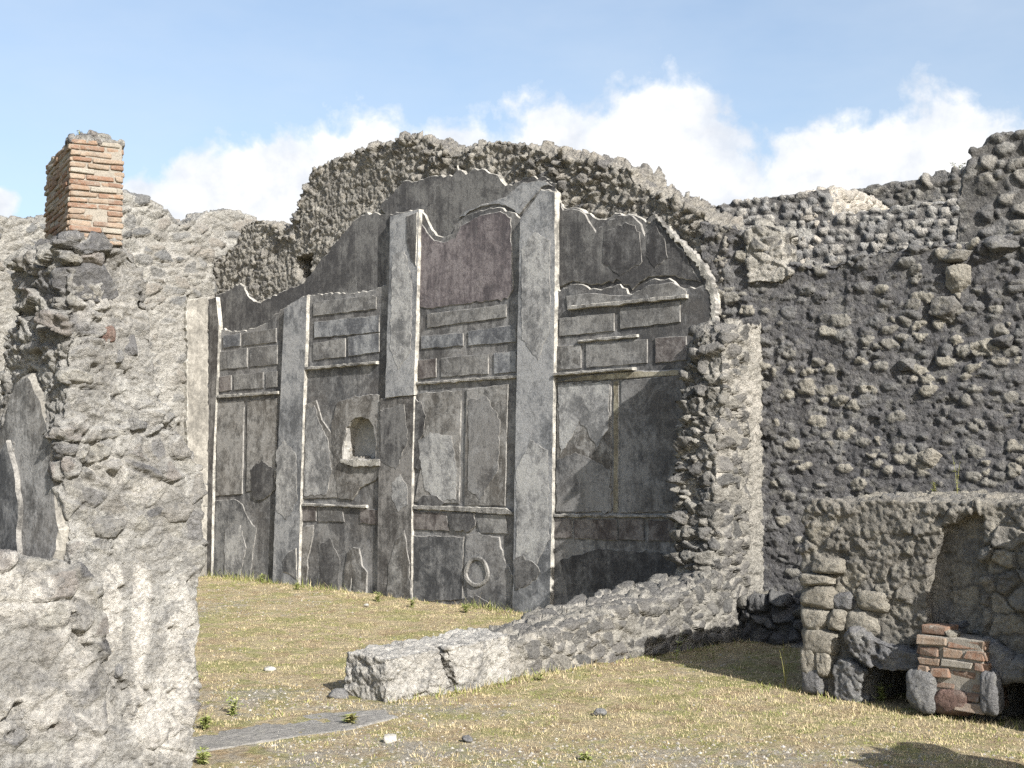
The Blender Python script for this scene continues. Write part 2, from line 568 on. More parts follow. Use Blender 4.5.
M['part'] = mat_rubble('partition_rubble', [(0.194, 0.191, 0.185), (0.238, 0.231, 0.220), (0.158, 0.157, 0.153), (0.290, 0.279, 0.253), (0.220, 0.214, 0.204)],
                       (0.378, 0.365, 0.330), (0.493, 0.471, 0.427), lichen=(0.334, 0.326, 0.299), lich=.35, pits=.25, dirt=(0.132, 0.123, 0.110))
M['bench'] = mat_rubble('hearth_rubble', [(0.288, 0.277, 0.253), (0.379, 0.356, 0.308), (0.248, 0.241, 0.228), (0.444, 0.413, 0.345), (0.326, 0.311, 0.281)],
                        (0.248, 0.236, 0.213), (0.373, 0.349, 0.304), lichen=(0.470, 0.446, 0.374), lich=.35)
M['whiteblock'] = mat_rubble('limewashed_block', [(.46, .455, .43), (.52, .51, .475), (.40, .395, .375)], (.55, .535, .50), (.64, .62, .575), lichen=(.24, .24, .235), lich=.7, pits=.5, dirt=(.18, .175, .165))
M['stoneA'] = mat_rubble('pale_tufa_stone', [(.36, .335, .285), (.42, .392, .335)], (.36, .335, .285), (.43, .40, .34), lich=.3, pits=.3, dirt=(.16, .145, .12))
M['stoneB'] = mat_rubble('grey_lava_stone', [(.24, .24, .245), (.29, .29, .29)], (.24, .24, .245), (.31, .31, .31), lich=.3, pits=.3)
M['stoneR'] = mat_rubble('dark_red_stone', [(.25, .17, .145), (.25, .17, .145)], (.25, .17, .145), (.22, .165, .15), lich=.2, pits=.3)
M['slabstone'] = mat_rubble('grey_slab_stone', [(.27, .262, .245), (.30, .29, .272)], (.27, .262, .245), (.31, .30, .28), lich=.3, pits=.2, bump=.008)
M['core'] = mat_lime('broken_lime_edge', (.56, .54, .49), (.20, .195, .18))
M['core_dim'] = mat_lime('worn_lime_edge', (.36, .35, .33), (.11, .108, .104))
M['base'] = mat_plaster('dark_undercoat_plaster', (0.068, 0.067, 0.069), (0.108, 0.106, 0.106), (0.184, 0.182, 0.178), streak=.75, flecks=.25, seed=1.3)
M['coat'] = mat_plaster('grey_finish_plaster', (0.068, 0.070, 0.075), (0.136, 0.138, 0.142), (0.272, 0.272, 0.272), streak=.45, flecks=.5, tint=(.16, .145, .13), tintf=.4, seed=4.1)
M['purple'] = mat_plaster('purplish_plaster', (0.096, 0.086, 0.092), (0.148, 0.130, 0.136), (0.240, 0.216, 0.220), streak=.6, flecks=.35, seed=8.2)
M['pil'] = mat_plaster('grey_pilaster_plaster', (0.123, 0.128, 0.136), (0.224, 0.231, 0.242), (0.352, 0.356, 0.361), streak=.35, flecks=.35, seed=11.0)
M['pil_dark'] = mat_plaster('brown_grey_pilaster_plaster', (0.068, 0.064, 0.062), (0.124, 0.120, 0.116), (0.240, 0.232, 0.224), streak=.5, flecks=.5, seed=14.0)
M['block'] = mat_plaster('grey_block_plaster', (0.104, 0.104, 0.106), (0.184, 0.184, 0.184), (0.304, 0.302, 0.296), streak=.25, flecks=.5, tint=(.19, .178, .16), tintf=.4, seed=17.0, scale=1.6)
M['block_blue'] = mat_plaster('blue_grey_block_plaster', (0.104, 0.109, 0.120), (0.176, 0.183, 0.196), (0.304, 0.312, 0.320), streak=.25, flecks=.55, seed=21.0, scale=1.6)
M['block_red'] = mat_plaster('reddish_block_plaster', (0.080, 0.069, 0.067), (0.128, 0.114, 0.110), (0.224, 0.208, 0.200), streak=.3, flecks=.45, seed=25.0, scale=1.6)
M['panel'] = mat_plaster('worn_panel_plaster', (0.072, 0.071, 0.070), (0.160, 0.158, 0.154), (0.320, 0.316, 0.308), streak=.4, flecks=.65, tint=(.22, .195, .165), tintf=.3, seed=29.0, scale=1.3)
M['dado'] = mat_plaster('dado_plaster', (0.064, 0.066, 0.070), (0.124, 0.126, 0.130), (0.248, 0.248, 0.246), streak=.55, flecks=.45, seed=33.0)
M['ledge'] = mat_plaster('ochre_strip_and_shadow', (.15, .135, .105), (.24, .215, .16), (.40, .37, .29), streak=.2, flecks=.5, seed=37.0)
M['stain'] = mat_plaster('blackened_plaster', (.055, .054, .056), (.10, .099, .10), (.19, .188, .186), streak=.5, flecks=.3, seed=51.0)
M['scuffed'] = mat_plaster('scuffed_pale_plaster', (.16, .162, .165), (.29, .29, .29), (.44, .44, .43), streak=.4, flecks=.5, seed=57.0, scale=1.5)
M['limewash'] = mat_plaster('remnant_lime_plaster', (.40, .385, .35), (.52, .505, .465), (.62, .605, .57), streak=.15, flecks=.3, seed=61.0, scale=2.0)
M['oldmortar'] = mat_plaster('grey_repair_mortar', (.30, .288, .268), (.37, .355, .33), (.45, .435, .405), streak=.1, flecks=.3, seed=64.0, scale=2.0)
M['niche'] = mat_plaster('tan_niche_plaster', (.28, .275, .262), (.38, .37, .35), (.48, .465, .44), streak=.2, flecks=.3, seed=41.0)
M['beige'] = mat_plaster('beige_jamb_plaster', (.17, .163, .148), (.255, .243, .218), (.38, .365, .33), streak=.3, flecks=.35, seed=45.0)


def mat_brick():
    m, T = new_mat('weathered_brick')
    co = T.n('ShaderNodeTexCoord').outputs['Object']
    st = T.n('ShaderNodeAttribute', attribute_name='stone').outputs['Fac']
    mo = T.n('ShaderNodeAttribute', attribute_name='mortar').outputs['Fac']
    col = T.ramp(st, [(0, (.31, .22, .16)), (.14, (.33, .225, .16)), (.3, (.27, .165, .115)), (.45, (.36, .28, .215)), (.6, (.32, .245, .185)), (.72, (.38, .35, .30)), (.86, (.24, .16, .12))], 'CONSTANT')
    n1 = T.noise(co, 25, 7, .75)
    n2 = T.noise(co, 120, 4, .75)
    col = T.mix(T.math('MULTIPLY', T.ramp(n1, [(.45, (0, 0, 0)), (.65, (1, 1, 1))]), .55), col, (.36, .33, .285))
    col = T.mix(T.math('MULTIPLY', T.ramp(T.noise(co, 11, 6, .7), [(.52, (0, 0, 0)), (.68, (1, 1, 1))]), .5), col, (.2, .165, .14))
    mc = T.mix(n1, (.30, .275, .235), (.38, .35, .305))
    col = T.mix(T.ramp(T.math('ADD', mo, T.math('MULTIPLY', T.noise(co, 14, 7, .75), .9)), [(.50, (0, 0, 0)), (.60, (1, 1, 1))]), col, mc)
    col = T.mix(.8, col, T.ramp(n2, [(.28, (.65, .65, .65)), (.5, (1, 1, 1)), (.75, (1.25, 1.25, 1.25))]), 'MULTIPLY')
    finish(T, col, .95, T.math('ADD', T.math('MULTIPLY', n1, 1.2), T.math('MULTIPLY', n2, .5)), 1.0, .009, .1)
    return m


M['brick'] = mat_brick()


def mat_ground():
    m, T = new_mat('dry_turf_soil')
    co = T.n('ShaderNodeTexCoord').outputs['Object']
    n0 = T.noise(co, .9, 6, .65, .4)
    n1 = T.noise(co, 5, 7, .7, .3)
    n2 = T.noise(co, 40, 6, .75)
    n3 = T.noise(co, 140, 3, .8)
    soil = T.mix(n1, (.36, .285, .185), (.54, .45, .315))
    straw = T.mix(n2, (.47, .385, .235), (.66, .57, .375))
    green = T.mix(n2, (.23, .26, .08), (.38, .40, .15))
    grav = T.mix(n2, (.27, .25, .215), (.52, .48, .415))
    f1 = T.ramp(T.math('ADD', T.math('MULTIPLY', n1, .5), T.math('MULTIPLY', n2, .5)), [(.42, (0, 0, 0)), (.56, (1, 1, 1))])
    col = T.mix(f1, soil, straw)
    col = T.mix(T.math('MULTIPLY', T.ramp(T.noise(co, 3.1, 9, .74, .5), [(.48, (0, 0, 0)), (.60, (1, 1, 1))]), .55), col, (.36, .25, .15))
    col = T.mix(T.math('MULTIPLY', T.ramp(T.noise(co, 2.2, 10, .78, .6), [(.485, (0, 0, 0)), (.56, (1, 1, 1))]), .62), col, green)
    gv = T.n('ShaderNodeAttribute', attribute_name='gravel').outputs['Fac']
    gf = T.math('ADD', gv, T.math('MULTIPLY', T.math('SUBTRACT', n1, .5), 1.6))
    col = T.mix(T.ramp(gf, [(.35, (0, 0, 0)), (.65, (.9, .9, .9))]), col, grav)
    col = T.mix(.9, col, T.ramp(n3, [(.3, (.55, .55, .55)), (.5, (1, 1, 1)), (.70, (1.35, 1.35, 1.35))]), 'MULTIPLY')
    col = T.mix(.9, col, T.ramp(T.noise(co, 22, 7, .75, .3), [(.34, (.55, .55, .55)), (.5, (1, 1, 1)), (.66, (1.25, 1.25, 1.25))]), 'MULTIPLY')
    finish(T, col, 1.0, T.math('ADD', T.math('MULTIPLY', n2, 1.0), T.math('ADD', T.math('MULTIPLY', n3, .5), n1)), 1.0, .03, .05)
    return m


M['ground'] = mat_ground()


def mat_attr(name, stops, rough=.9, noise_scale=60.0):
    m, T = new_mat(name)
    co = T.n('ShaderNodeTexCoord').outputs['Object']
    st = T.n('ShaderNodeAttribute', attribute_name='stone').outputs['Fac']
    col = T.ramp(st, stops)
    col = T.mix(.7, col, T.ramp(T.noise(co, noise_scale, 4, .7), [(.3, (.7, .7, .7)), (.7, (1.25, 1.25, 1.25))]), 'MULTIPLY')
    finish(T, col, rough, None, spec=.1)
    return m


M['blade'] = mat_attr('dry_grass_blades', [(0, (.44, .345, .20)), (.3, (.63, .53, .345)), (.58, (.55, .47, .275)), (.72, (.31, .31, .10)), (1, (.20, .25, .07))], noise_scale=3)
M['leaf'] = mat_attr('weed_leaf', [(0, (.19, .24, .07)), (.5, (.28, .33, .10)), (1, (.42, .42, .19))], .7, 30)
M['dryweed'] = mat_attr('dry_weed_stalk', [(0, (.30, .26, .12)), (.5, (.24, .25, .09)), (1, (.16, .20, .06))], .8, 30)
M['pebble'] = mat_attr('gravel_chips', [(0, (.14, .135, .125)), (.4, (.27, .255, .225)), (.8, (.36, .335, .295)), (1, (.46, .435, .39))], .95, 40)


# ------------------------------------------------------------------ plaster slabs traced on a wall plane
def resample(poly, step, jit, rng):
    out = []
    n = len(poly)
    for i in range(n):
        a, b = np.array(poly[i]), np.array(poly[(i + 1) % n])
        L = np.linalg.norm(b - a)
        k = max(1, int(L / step))
        t = (b - a) / max(L, 1e-9)
        nn = np.array([-t[1], t[0]])
        for q in range(k):
            off = 0 if q == 0 else rng.gauss(0, jit)
            p = a + (b - a) * q / k + nn * off
            out.append((float(p[0]), float(p[1])))
    return out


def area2(p):
    return sum(p[i][0] * p[(i + 1) % len(p)][1] - p[(i + 1) % len(p)][0] * p[i][1] for i in range(len(p)))


def inset(poly, d, rng):
    n = len(poly)
    out = []
    for i in range(n):
        p0, p1, p2 = np.array(poly[i - 1]), np.array(poly[i]), np.array(poly[(i + 1) % n])
        e1 = (p1 - p0) / max(np.linalg.norm(p1 - p0), 1e-9)
        e2 = (p2 - p1) / max(np.linalg.norm(p2 - p1), 1e-9)
        nn = np.array([-e1[1] - e2[1], e1[0] + e2[0]])
        l = np.linalg.norm(nn)
        nn = nn / l if l > .3 else np.array([-e2[1], e2[0]])
        q = p1 + nn * d * rng.uniform(.5, 1.35)
        out.append((float(q[0]), float(q[1])))
    return out


def slab(name, pts, w0, w1, mats, parent, step=.045, jit=.006, rim=.008, rimd=.007, holes=(), axis='w', c_out=None, seed=0, label=None):
    """a coat of plaster: pts are (u,z) or (w,z); front at w1, broken edge (second material) back to w0"""
    rng = random.Random(seed + len(pts) * 13 + int(abs(pts[0][0]) * 100))
    def prep(p, ccw):
        p = clean_poly(p)
        if (area2(p) > 0) != ccw:
            p = p[::-1]
        return resample(p, step, jit, rng)
    rings = [prep(pts, True)] + [prep(h, False) for h in holes]
    V, Fc, mi = [], [], []
    def pt(p, w):
        return to_world(p[0], w, p[1]) if axis == 'w' else to_world(w, p[0], p[1])
    s = 1 if w1 > w0 else -1
    fronts = []
    for r in rings:
        ins = inset(r, rim, rng)
        b = len(V)
        n = len(r)
        V += [pt(p, w0) for p in r]
        V += [pt(p, w1 - s * rimd) for p in r]
        V += [pt(p, w1) for p in ins]
        for i in range(n):
            j = (i + 1) % n
            Fc.append((b + i, b + j, b + n + j, b + n + i)); mi.append(1)
            Fc.append((b + n + i, b + n + j, b + 2 * n + j, b + 2 * n + i)); mi.append(1)
        fronts.append((b + 2 * n, ins))
    idx = []
    for b, ins in fronts:
        idx += list(range(b, b + len(ins)))
    for t in geometry.tessellate_polygon([[Vector((p[0], p[1], 0)) for p in ins] for _, ins in fronts]):
        Fc.append(tuple(idx[i] for i in t)); mi.append(0)
    o = mesh_obj(name, [tuple(v) for v in V], Fc, mats, parent, matidx=mi, smooth=False)
    bm = bmesh.new(); bm.from_mesh(o.data)
    bmesh.ops.recalc_face_normals(bm, faces=bm.faces)
    bm.to_mesh(o.data); bm.free()
    if label: o['label'] = label
    return o


def PW(pts, w):
    return [px_w(x, y, w) for x, y in pts]


def PU(pts, u):
    return [px_u(x, y, u) for x, y in pts]


# ================================================================== THE GROUND
def gravel_amount(x, y):
    """bare gravelly places: the right foreground, the strip before the low wall, spots in the room"""
    P = np.stack([x, y, np.zeros_like(x)], 1)
    u = (x - O[0]) * E[0] + (y - O[1]) * E[1]
    w = (x - O[0]) * N[0] + (y - O[1]) * N[1]
    g = .20 + fbm(P * .8, 4, 71) * 1.3
    g += .30 * np.exp(-((x - .9) ** 2 / 1.8 + (y - 7.3) ** 2 / .35))
    g += .25 * np.exp(-((x + 1.9) ** 2 / .5 + (y - 9.0) ** 2 / .5))
    g += .30 * np.exp(-((x + .8) ** 2 / .5 + (y - 7.6) ** 2 / .25))
    g += .16 * np.exp(-((y - 6.9) / .55) ** 2) * (x > -1.4)
    g -= .25 * np.exp(-np.clip(w - .1, 0, 50) / .9)
    return np.clip(g, 0, 1)


def ground_z(x, y):
    P = np.stack([x, y, np.zeros_like(x)], 1)
    near = np.exp(-((x / 12) ** 2 + ((y - 10) / 14) ** 2))
    return (.05 * fbm(P * .7, 3, 61) + .025 * fbm(P * 5, 3, 62)) * near


gx = np.concatenate([-np.geomspace(6, 900, 24)[::-1], np.linspace(-5.9, 5.9, 300), np.geomspace(6, 900, 24)])
gy = np.concatenate([-np.geomspace(1, 900, 20)[::-1], np.linspace(0, 5.5, 14), np.linspace(5.6, 20, 420), np.geomspace(20.2, 900, 24)])
GX, GY = np.meshgrid(gx, gy)
gv = np.stack([GX.ravel(), GY.ravel(), np.zeros(GX.size)], 1)
gv[:, 2] = ground_z(gv[:, 0], gv[:, 1])
ny, nx = GX.shape
ii = (np.arange(ny - 1)[:, None] * nx + np.arange(nx - 1)[None, :]).ravel()
gq = np.stack([ii, ii + 1, ii + nx + 1, ii + nx], 1)
ground = fast_mesh('ground', gv, gq, 4, [M['ground']], None, (0, 0, 0), {'gravel': gravel_amount(gv[:, 0], gv[:, 1])})
tag(ground, kind='structure')

# ================================================================== THE PAINTED WALL
UL = px_w(209, 560, 0.05)[0]          # inner corner with the left wall
UP0, UP1 = 2.61, 3.03                 # partition wall, both faces
BW = thing('painted_wall', 'tall ruined wall with grey painted plaster, flat pilasters and an arched niche', 'wall', to_world(-1.5, 0, 0))

top_px = [(213, 266), (222, 255), (236, 241), (241, 230), (247, 223), (260, 219), (280, 229), (288, 229), (293, 221), (300, 208), (303, 191),
          (308, 182), (313, 170), (330, 161), (355, 152), (366, 148), (392, 143), (396, 140), (408, 137), (425, 139), (440, 147), (452, 156),
          (478, 148), (486, 143), (500, 142), (523, 144), (537, 149), (553, 153), (562, 157), (590, 161), (614, 166), (628, 168),
          (634, 180), (646, 187), (652, 193), (666, 198), (679, 199), (690, 208), (702, 214), (712, 224)]
outline = [(UL - .02, -.3)] + [(UL - .02, px_w(213, 266, 0)[1])] + PW(top_px[1:], 0) + [(UP0 + .1, px_w(712, 228, 0)[1]), (UP0 + .1, -.3)]
hole = prism(PW([(296, 257), (311, 254), (312, 277), (305, 279), (298, 281)], 0), 'w', -.35, .3)
niche_px = [(345, 461), (346, 441), (349, 428), (355, 420), (363, 417), (371, 419), (376, 427), (378, 440), (378, 459)]
NP = PW(niche_px, .06)
ncut = prism([(p[0] + (.02 if i > 4 else -.02), p[1] + .02) for i, p in enumerate(NP)], 'w', -.3, .3)


ztu = np.array(sorted((p[0], p[1]) for p in outline if p[1] > 0))
u_mid = px_w(412, 150, 0)[0]


def back_amp(V):
    # bare, loose stones along the crest and over the right half; a skin of rough mortar at the upper left
    top = np.interp(V[:, 0], ztu[:, 0], ztu[:, 1])
    return .6 + .3 * sstep(.35, .05, top - V[:, 2]) + .45 * sstep(u_mid - .05, u_mid + .1, V[:, 0])


def back_cover(V, c):
    top = np.interp(V[:, 0], ztu[:, 0], ztu[:, 1])
    return c + .25 - .55 * np.maximum(sstep(.3, .05, top - V[:, 2]), sstep(u_mid - .05, u_mid + .1, V[:, 0]))


rubble('masonry', remesh(prism(outline, 'w', -.5, 0), .018, cuts=[hole, ncut]), M['back'], BW,
       cell=(.13, .13, .095), amp=.055, fine=.018, lump=.035, cover=.36, seed=11, sub=.018, ampfn=back_amp, coverfn=back_cover, dmax=lambda V: .034 + .08 * sstep(.38, .15, np.interp(V[:, 0], ztu[:, 0], ztu[:, 1]) - V[:, 2]))

# undercoat of dark plaster, its upper edge broken
base_px = [(212, 298), (225, 292), (240, 283), (245, 290), (250, 298), (258, 302), (266, 299), (285, 290), (303, 283), (312, 272), (325, 255),
           (340, 237), (352, 223), (361, 215), (375, 212), (386, 214), (379, 207), (390, 195), (398, 187), (405, 180), (412, 182), (420, 179), (430, 176),
           (452, 176), (456, 171), (457, 165), (462, 170), (466, 174), (475, 168), (485, 169), (489, 173), (498, 175), (503, 183), (512, 185), (523, 178),
           (545, 176), (556, 183), (559, 200), (562, 207), (575, 207), (590, 213), (598, 219), (610, 217), (620, 213), (632, 214), (640, 217), (646, 222),
           (650, 216), (655, 214), (663, 221), (673, 235), (690, 250), (700, 260), (709, 272), (715, 290), (717, 306)]
S0 = [(UL, -.12)] + PW(base_px, .05) + [(UP0 - .02, px_w(717, 320, .05)[1]), (UP0 - .02, -.12)]
slab('undercoat', S0, -.02, .05, [M['base'], M['core']], BW, jit=.012, rim=.008, rimd=.010, holes=[NP])
# finish coat
coat_px = [(213, 318), (218, 327), (226, 330), (238, 331), (255, 328), (262, 325), (270, 319), (282, 309), (290, 305), (303, 296), (325, 293), (350, 293),
           (372, 290), (386, 285), (390, 214), (404, 212), (419, 209), (425, 215), (430, 226), (436, 235), (443, 237), (452, 234), (456, 224), (466, 215),
           (480, 210), (500, 207), (512, 212), (520, 218), (541, 189), (555, 191), (556, 288), (560, 291), (570, 284), (582, 284), (590, 289), (605, 288), (620, 284),
           (632, 294), (640, 290), (650, 280), (669, 278), (678, 286), (686, 289), (704, 285), (712, 288), (716, 300)]
S1 = [(UL, -.12)] + PW(coat_px, .08) + [(UP0 - .02, px_w(716, 318, .08)[1]), (UP0 - .02, -.12)]
slab('finish_coat', S1, .045, .08, [M['coat'], M['core']], BW, jit=.010, rim=.006, rimd=.006, holes=[NP])
slab('finish_coat', PW([(560, 201), (563, 210), (575, 209), (583, 212), (592, 226), (596, 232), (606, 222), (618, 215), (633, 216), (641, 224), (645, 236), (655, 222), (663, 230),
                        (672, 240), (684, 252), (692, 268), (700, 282), (670, 276), (648, 277), (632, 290), (620, 281), (590, 285), (572, 281), (558, 287)], .068), .045, .068, [M['base'], M['core_dim']], BW, jit=.008)
slab('finish_coat', PW([(459, 218), (470, 210), (482, 204), (505, 197), (522, 182), (545, 180), (552, 186), (541, 188), (519, 215), (511, 209), (499, 204), (480, 207), (466, 212)], .066), .045, .066, [M['pil'], M['core_dim']], BW, jit=.006)
# purple ground of the third bay's upper zone
slab('colour_field', PW([(420, 222), (427, 232), (434, 240), (444, 242), (455, 238), (460, 226), (480, 215), (500, 211), (511, 218), (513, 290), (507, 299), (427, 309), (419, 307)], .088), .075, .088, [M['purple'], M['core_dim']], BW, jit=.006)
# thick broken edge at the right
slab('broken_edge', PW([(654, 217), (658, 216), (670, 231), (676, 236), (689, 248), (700, 259), (708, 270), (714, 288), (716, 306), (716, 330), (711, 331), (710, 300), (707, 291), (705, 280), (699, 272), (694, 262), (686, 256), (681, 246), (671, 240), (664, 228)], .085), .03, .085, [M['core'], M['core_dim']], BW, step=.02, jit=.009, rim=.010, rimd=.02)

# pilasters
def pilaster(pts, w1, mat, label=None, w0=.06):
    return slab('pilaster', PW(pts, w1), w0, w1, [mat, M['core']], BW, jit=.0022, step=.07, rim=.004, rimd=.006, label=label)
pilaster([(205, 300), (216, 297), (219, 325), (216, 400), (213, 470), (211, 590), (203, 592)], .12, M['pil_dark'], 'narrow dark corner pilaster')
pilaster([(284, 309), (291, 303), (307, 295), (306, 340), (304, 385), (301, 480), (298, 600), (272, 592), (276, 480), (281, 380)], .125, M['pil'])
pilaster([(390, 216), (403, 213), (419, 209), (418, 260), (416, 330), (414, 395), (385, 398), (387, 330), (389, 270)], .13, M['pil'], 'upper pilaster coat with a clean grey face')
pilaster([(380, 399), (414, 396), (412, 480), (411, 612), (377, 606), (378, 500)], .115, M['pil_dark'], 'dark lower length of the pilaster that lost its coat')
pilaster([(520, 219), (530, 206), (541, 190), (555, 192), (555, 300), (553, 420), (552, 521), (549, 640), (512, 630), (514, 500), (516, 400), (518, 300)], .13, M['pil'], 'broad grey pilaster with a bevelled broken top')
slab('plaster_patch', PW([(406, 216), (417, 212), (416, 266), (410, 258), (406, 240)], .137), .125, .137, [M['base'], M['core']], BW, jit=.003)
slab('plaster_patch', PW([(395, 540), (404, 530), (409, 560), (411, 600), (386, 600), (388, 565)], .122), .11, .122, [M['panel'], M['core_dim']], BW, jit=.006)
slab('plaster_patch', PW([(282, 560), (288, 552), (296, 548), (297, 580), (290, 575), (283, 572)], .132), .12, .132, [M['dado'], M['core']], BW, jit=.004)

# rows of blocks in relief
def block(pts, mat='block', w1=.092, name='block', core='core_dim', label=None):
    return slab(name, PW(pts, w1), .075, w1, [M[mat], M[core]], BW, step=.08, jit=.003, rim=.004, rimd=.006, label=label)
B = block
B([(223, 336), (240, 333), (240, 346), (223, 348)], 'block_blue'); B([(243, 333), (276, 328), (276, 342), (243, 346)])
B([(220, 352), (247, 348), (247, 367), (220, 370)]); B([(250, 348), (277, 345), (277, 364), (250, 367)])
B([(219, 377), (231, 375), (231, 390), (219, 392)], 'block_red'); B([(234, 375), (263, 372), (263, 388), (234, 390)]); B([(266, 372), (277, 371), (277, 387), (266, 388)])
B([(313, 302), (330, 300), (372, 295), (376, 297), (376, 309), (313, 316)])
B([(314, 322), (379, 315), (379, 332), (314, 338)], 'block_blue')
B([(313, 343), (345, 338), (345, 357), (313, 360)]); B([(348, 337), (379, 333), (379, 352), (348, 356)], 'block_blue')
B([(427, 314), (506, 304), (506, 317), (427, 328)])
B([(421, 336), (463, 333), (463, 346), (421, 349)], 'block_blue'); B([(468, 331), (516, 324), (516, 342), (468, 346)], 'block_blue')
B([(418, 360), (436, 358), (436, 377), (418, 379)], 'block_red'); B([(441, 358), (488, 354), (488, 374), (441, 377)]); B([(494, 353), (516, 351), (516, 372), (494, 374)], 'block_blue')
B([(566, 296), (590, 293), (630, 296), (648, 285), (672, 282), (686, 291), (686, 296), (567, 307)])
B([(559, 318), (614, 313), (614, 331), (559, 336)]); B([(620, 308), (680, 301), (680, 322), (620, 329)])
B([(555, 346), (581, 345), (581, 368), (555, 371)], 'panel'); B([(586, 344), (647, 339), (647, 363), (586, 368)]); B([(655, 338), (686, 336), (686, 360), (655, 363)], 'block_red')
# base course under the panels
B([(302, 507), (316, 506), (316, 521), (302, 521)], 'block_red'); B([(318, 507), (342, 507), (344, 522), (318, 522)]); B([(360, 508), (378, 510), (378, 525), (360, 523)], 'block_red')
B([(413, 511), (446, 513), (449, 531), (413, 529)], 'block_red'); B([(474, 514), (505, 515), (508, 534), (480, 533)])
B([(554, 518), (572, 519), (572, 538), (553, 538)], 'block_red'); B([(574, 519), (616, 519), (617, 540), (574, 539)], 'block_red'); B([(619, 519), (643, 519), (644, 541), (619, 540)], 'block_red'); B([(648, 520), (690, 519), (690, 542), (648, 541)], 'block_red')
# ledges
def ledge(pts, w1=.125):
    return slab('ledge', PW(pts, w1), .07, w1, [M['core_dim'], M['core']], BW, step=.06, jit=.003, rim=.006, rimd=.02)
ledge([(217, 395), (278, 391), (278, 394), (217, 398)]); ledge([(304, 367), (376, 361), (376, 364), (304, 370)])
ledge([(416, 382), (516, 375), (516, 378), (416, 385)], .11); ledge([(553, 373), (632, 367), (632, 370), (553, 376)], .15)
ledge([(567, 306), (686, 294), (686, 298), (567, 310)], .12); ledge([(577, 340), (637, 334), (637, 337), (577, 343)], .11)
ledge([(302, 503), (340, 505), (366, 505), (366, 508), (340, 507), (302, 506)], .115); ledge([(413, 505), (505, 508), (512, 512), (512, 515), (413, 509)], .115); ledge([(553, 514), (690, 515), (690, 518), (553, 517)], .115)
slab('ledge', PW([(582, 376), (634, 371), (690, 369), (690, 375), (622, 379), (556, 382)], .1), .07, .1, [M['ledge'], M['core_dim']], BW, step=.06, jit=.003, label='ochre yellow shadow strip under the ledge')  # ochre colour stands in for the yellowish shadow below the ledge
# tall panels
def panel(pts, mat='panel', w1=.094):
    return slab('panel', PW(pts, w1), .075, w1, [M[mat], M['core_dim']], BW, step=.07, jit=.003, rim=.007, rimd=.008)
panel([(217, 402), (244, 400), (242, 494), (216, 496)]); panel([(247, 400), (277, 398), (275, 480), (262, 490), (246, 492)])
panel([(304, 405), (316, 400), (322, 420), (331, 432), (336, 420), (338, 470), (337, 498), (302, 499)])
panel([(417, 393), (461, 390), (459, 504), (414, 502), (420, 470), (424, 440), (421, 415)]); panel([(466, 389), (508, 384), (505, 506), (464, 506)])
panel([(557, 383), (611, 380), (611, 512), (556, 512)]); panel([(621, 380), (690, 374), (690, 512), (620, 513)], 'coat')
slab('panel', PW([(613, 381), (619, 380), (618, 513), (613, 513)], .09), .075, .09, [M['ledge'], M['core_dim']], BW, step=.07, jit=.003, label='narrow ochre strip between two panels')
# dado patches
slab('dado_patch', PW([(215, 500), (234, 499), (242, 504), (246, 514), (250, 521), (256, 528), (252, 560), (249, 592), (212, 590)], .093), .08, .089, [M['dado'], M['core_dim']], BW, jit=.006)
slab('dado_patch', PW([(301, 527), (313, 525), (312, 540), (307, 560), (306, 600), (299, 600)], .095), .08, .090, [M['panel'], M['core_dim']], BW, jit=.006)
slab('dado_patch', PW([(344, 570), (347, 552), (353, 547), (359, 548), (362, 566), (367, 572), (366, 606), (354, 604), (352, 575), (349, 600), (343, 600)], .095), .075, .095, [M['panel'], M['core_dim']], BW, jit=.005)
slab('dado_patch', PW([(466, 534), (475, 533), (499, 537), (503, 556), (512, 575), (511, 625), (488, 618), (485, 600), (467, 598), (464, 575)], .095), .075, .095, [M['coat'], M['core_dim']], BW, jit=.008)
rc, rr = (476, 572), (12.5, 15.5)
ring = lambda k: [(rc[0] + rr[0] * k * math.cos(a) * (1 + .06 * math.sin(3 * a)), rc[1] + rr[1] * k * math.sin(a)) for a in np.linspace(0, 2 * math.pi, 22)[:-1]]
slab('plaster_ring', PW(ring(1), .112), .08, .112, [M['core_dim'], M['core_dim']], BW, jit=.006, holes=[PW(ring(.74), .112)])
slab('dado_patch', PW([(413, 535), (464, 537), (463, 560), (462, 600), (413, 602)], .09), .075, .09, [M['dado'], M['core_dim']], BW, jit=.006)
def patch(pts, mat, w1, core='core_dim', jit=.008):
    return slab('plaster_patch', PW(pts, w1), w1 - .012, w1, [M[mat], M[core]], BW, step=.04, jit=jit, rim=.003, rimd=.004)
patch([(450, 512), (474, 513), (475, 526), (468, 532), (455, 531), (449, 524)], 'stain', .103)
patch([(418, 500), (425, 495), (437, 496), (445, 503), (440, 508), (420, 507)], 'stain', .103)
patch([(513, 560), (520, 556), (534, 563), (540, 572), (530, 584), (515, 590)], 'stain', .137)
patch([(462, 598), (478, 596), (492, 604), (495, 618), (480, 622), (462, 612)], 'stain', .101)
patch([(413, 398), (421, 402), (426, 416), (424, 432), (419, 440), (422, 460), (424, 470), (413, 468)], 'stain', .0975)
patch([(556, 460), (575, 452), (596, 462), (610, 470), (611, 512), (556, 512)], 'coat', .0972)
patch([(558, 385), (590, 383), (609, 384), (608, 430), (596, 448), (580, 420), (570, 440), (560, 455)], 'scuffed', .0980)
patch([(418, 440), (430, 432), (452, 436), (457, 470), (456, 500), (436, 500), (424, 488)], 'scuffed', .0980)
patch([(468, 400), (486, 396), (500, 420), (498, 470), (480, 500), (468, 490)], 'coat', .0975)
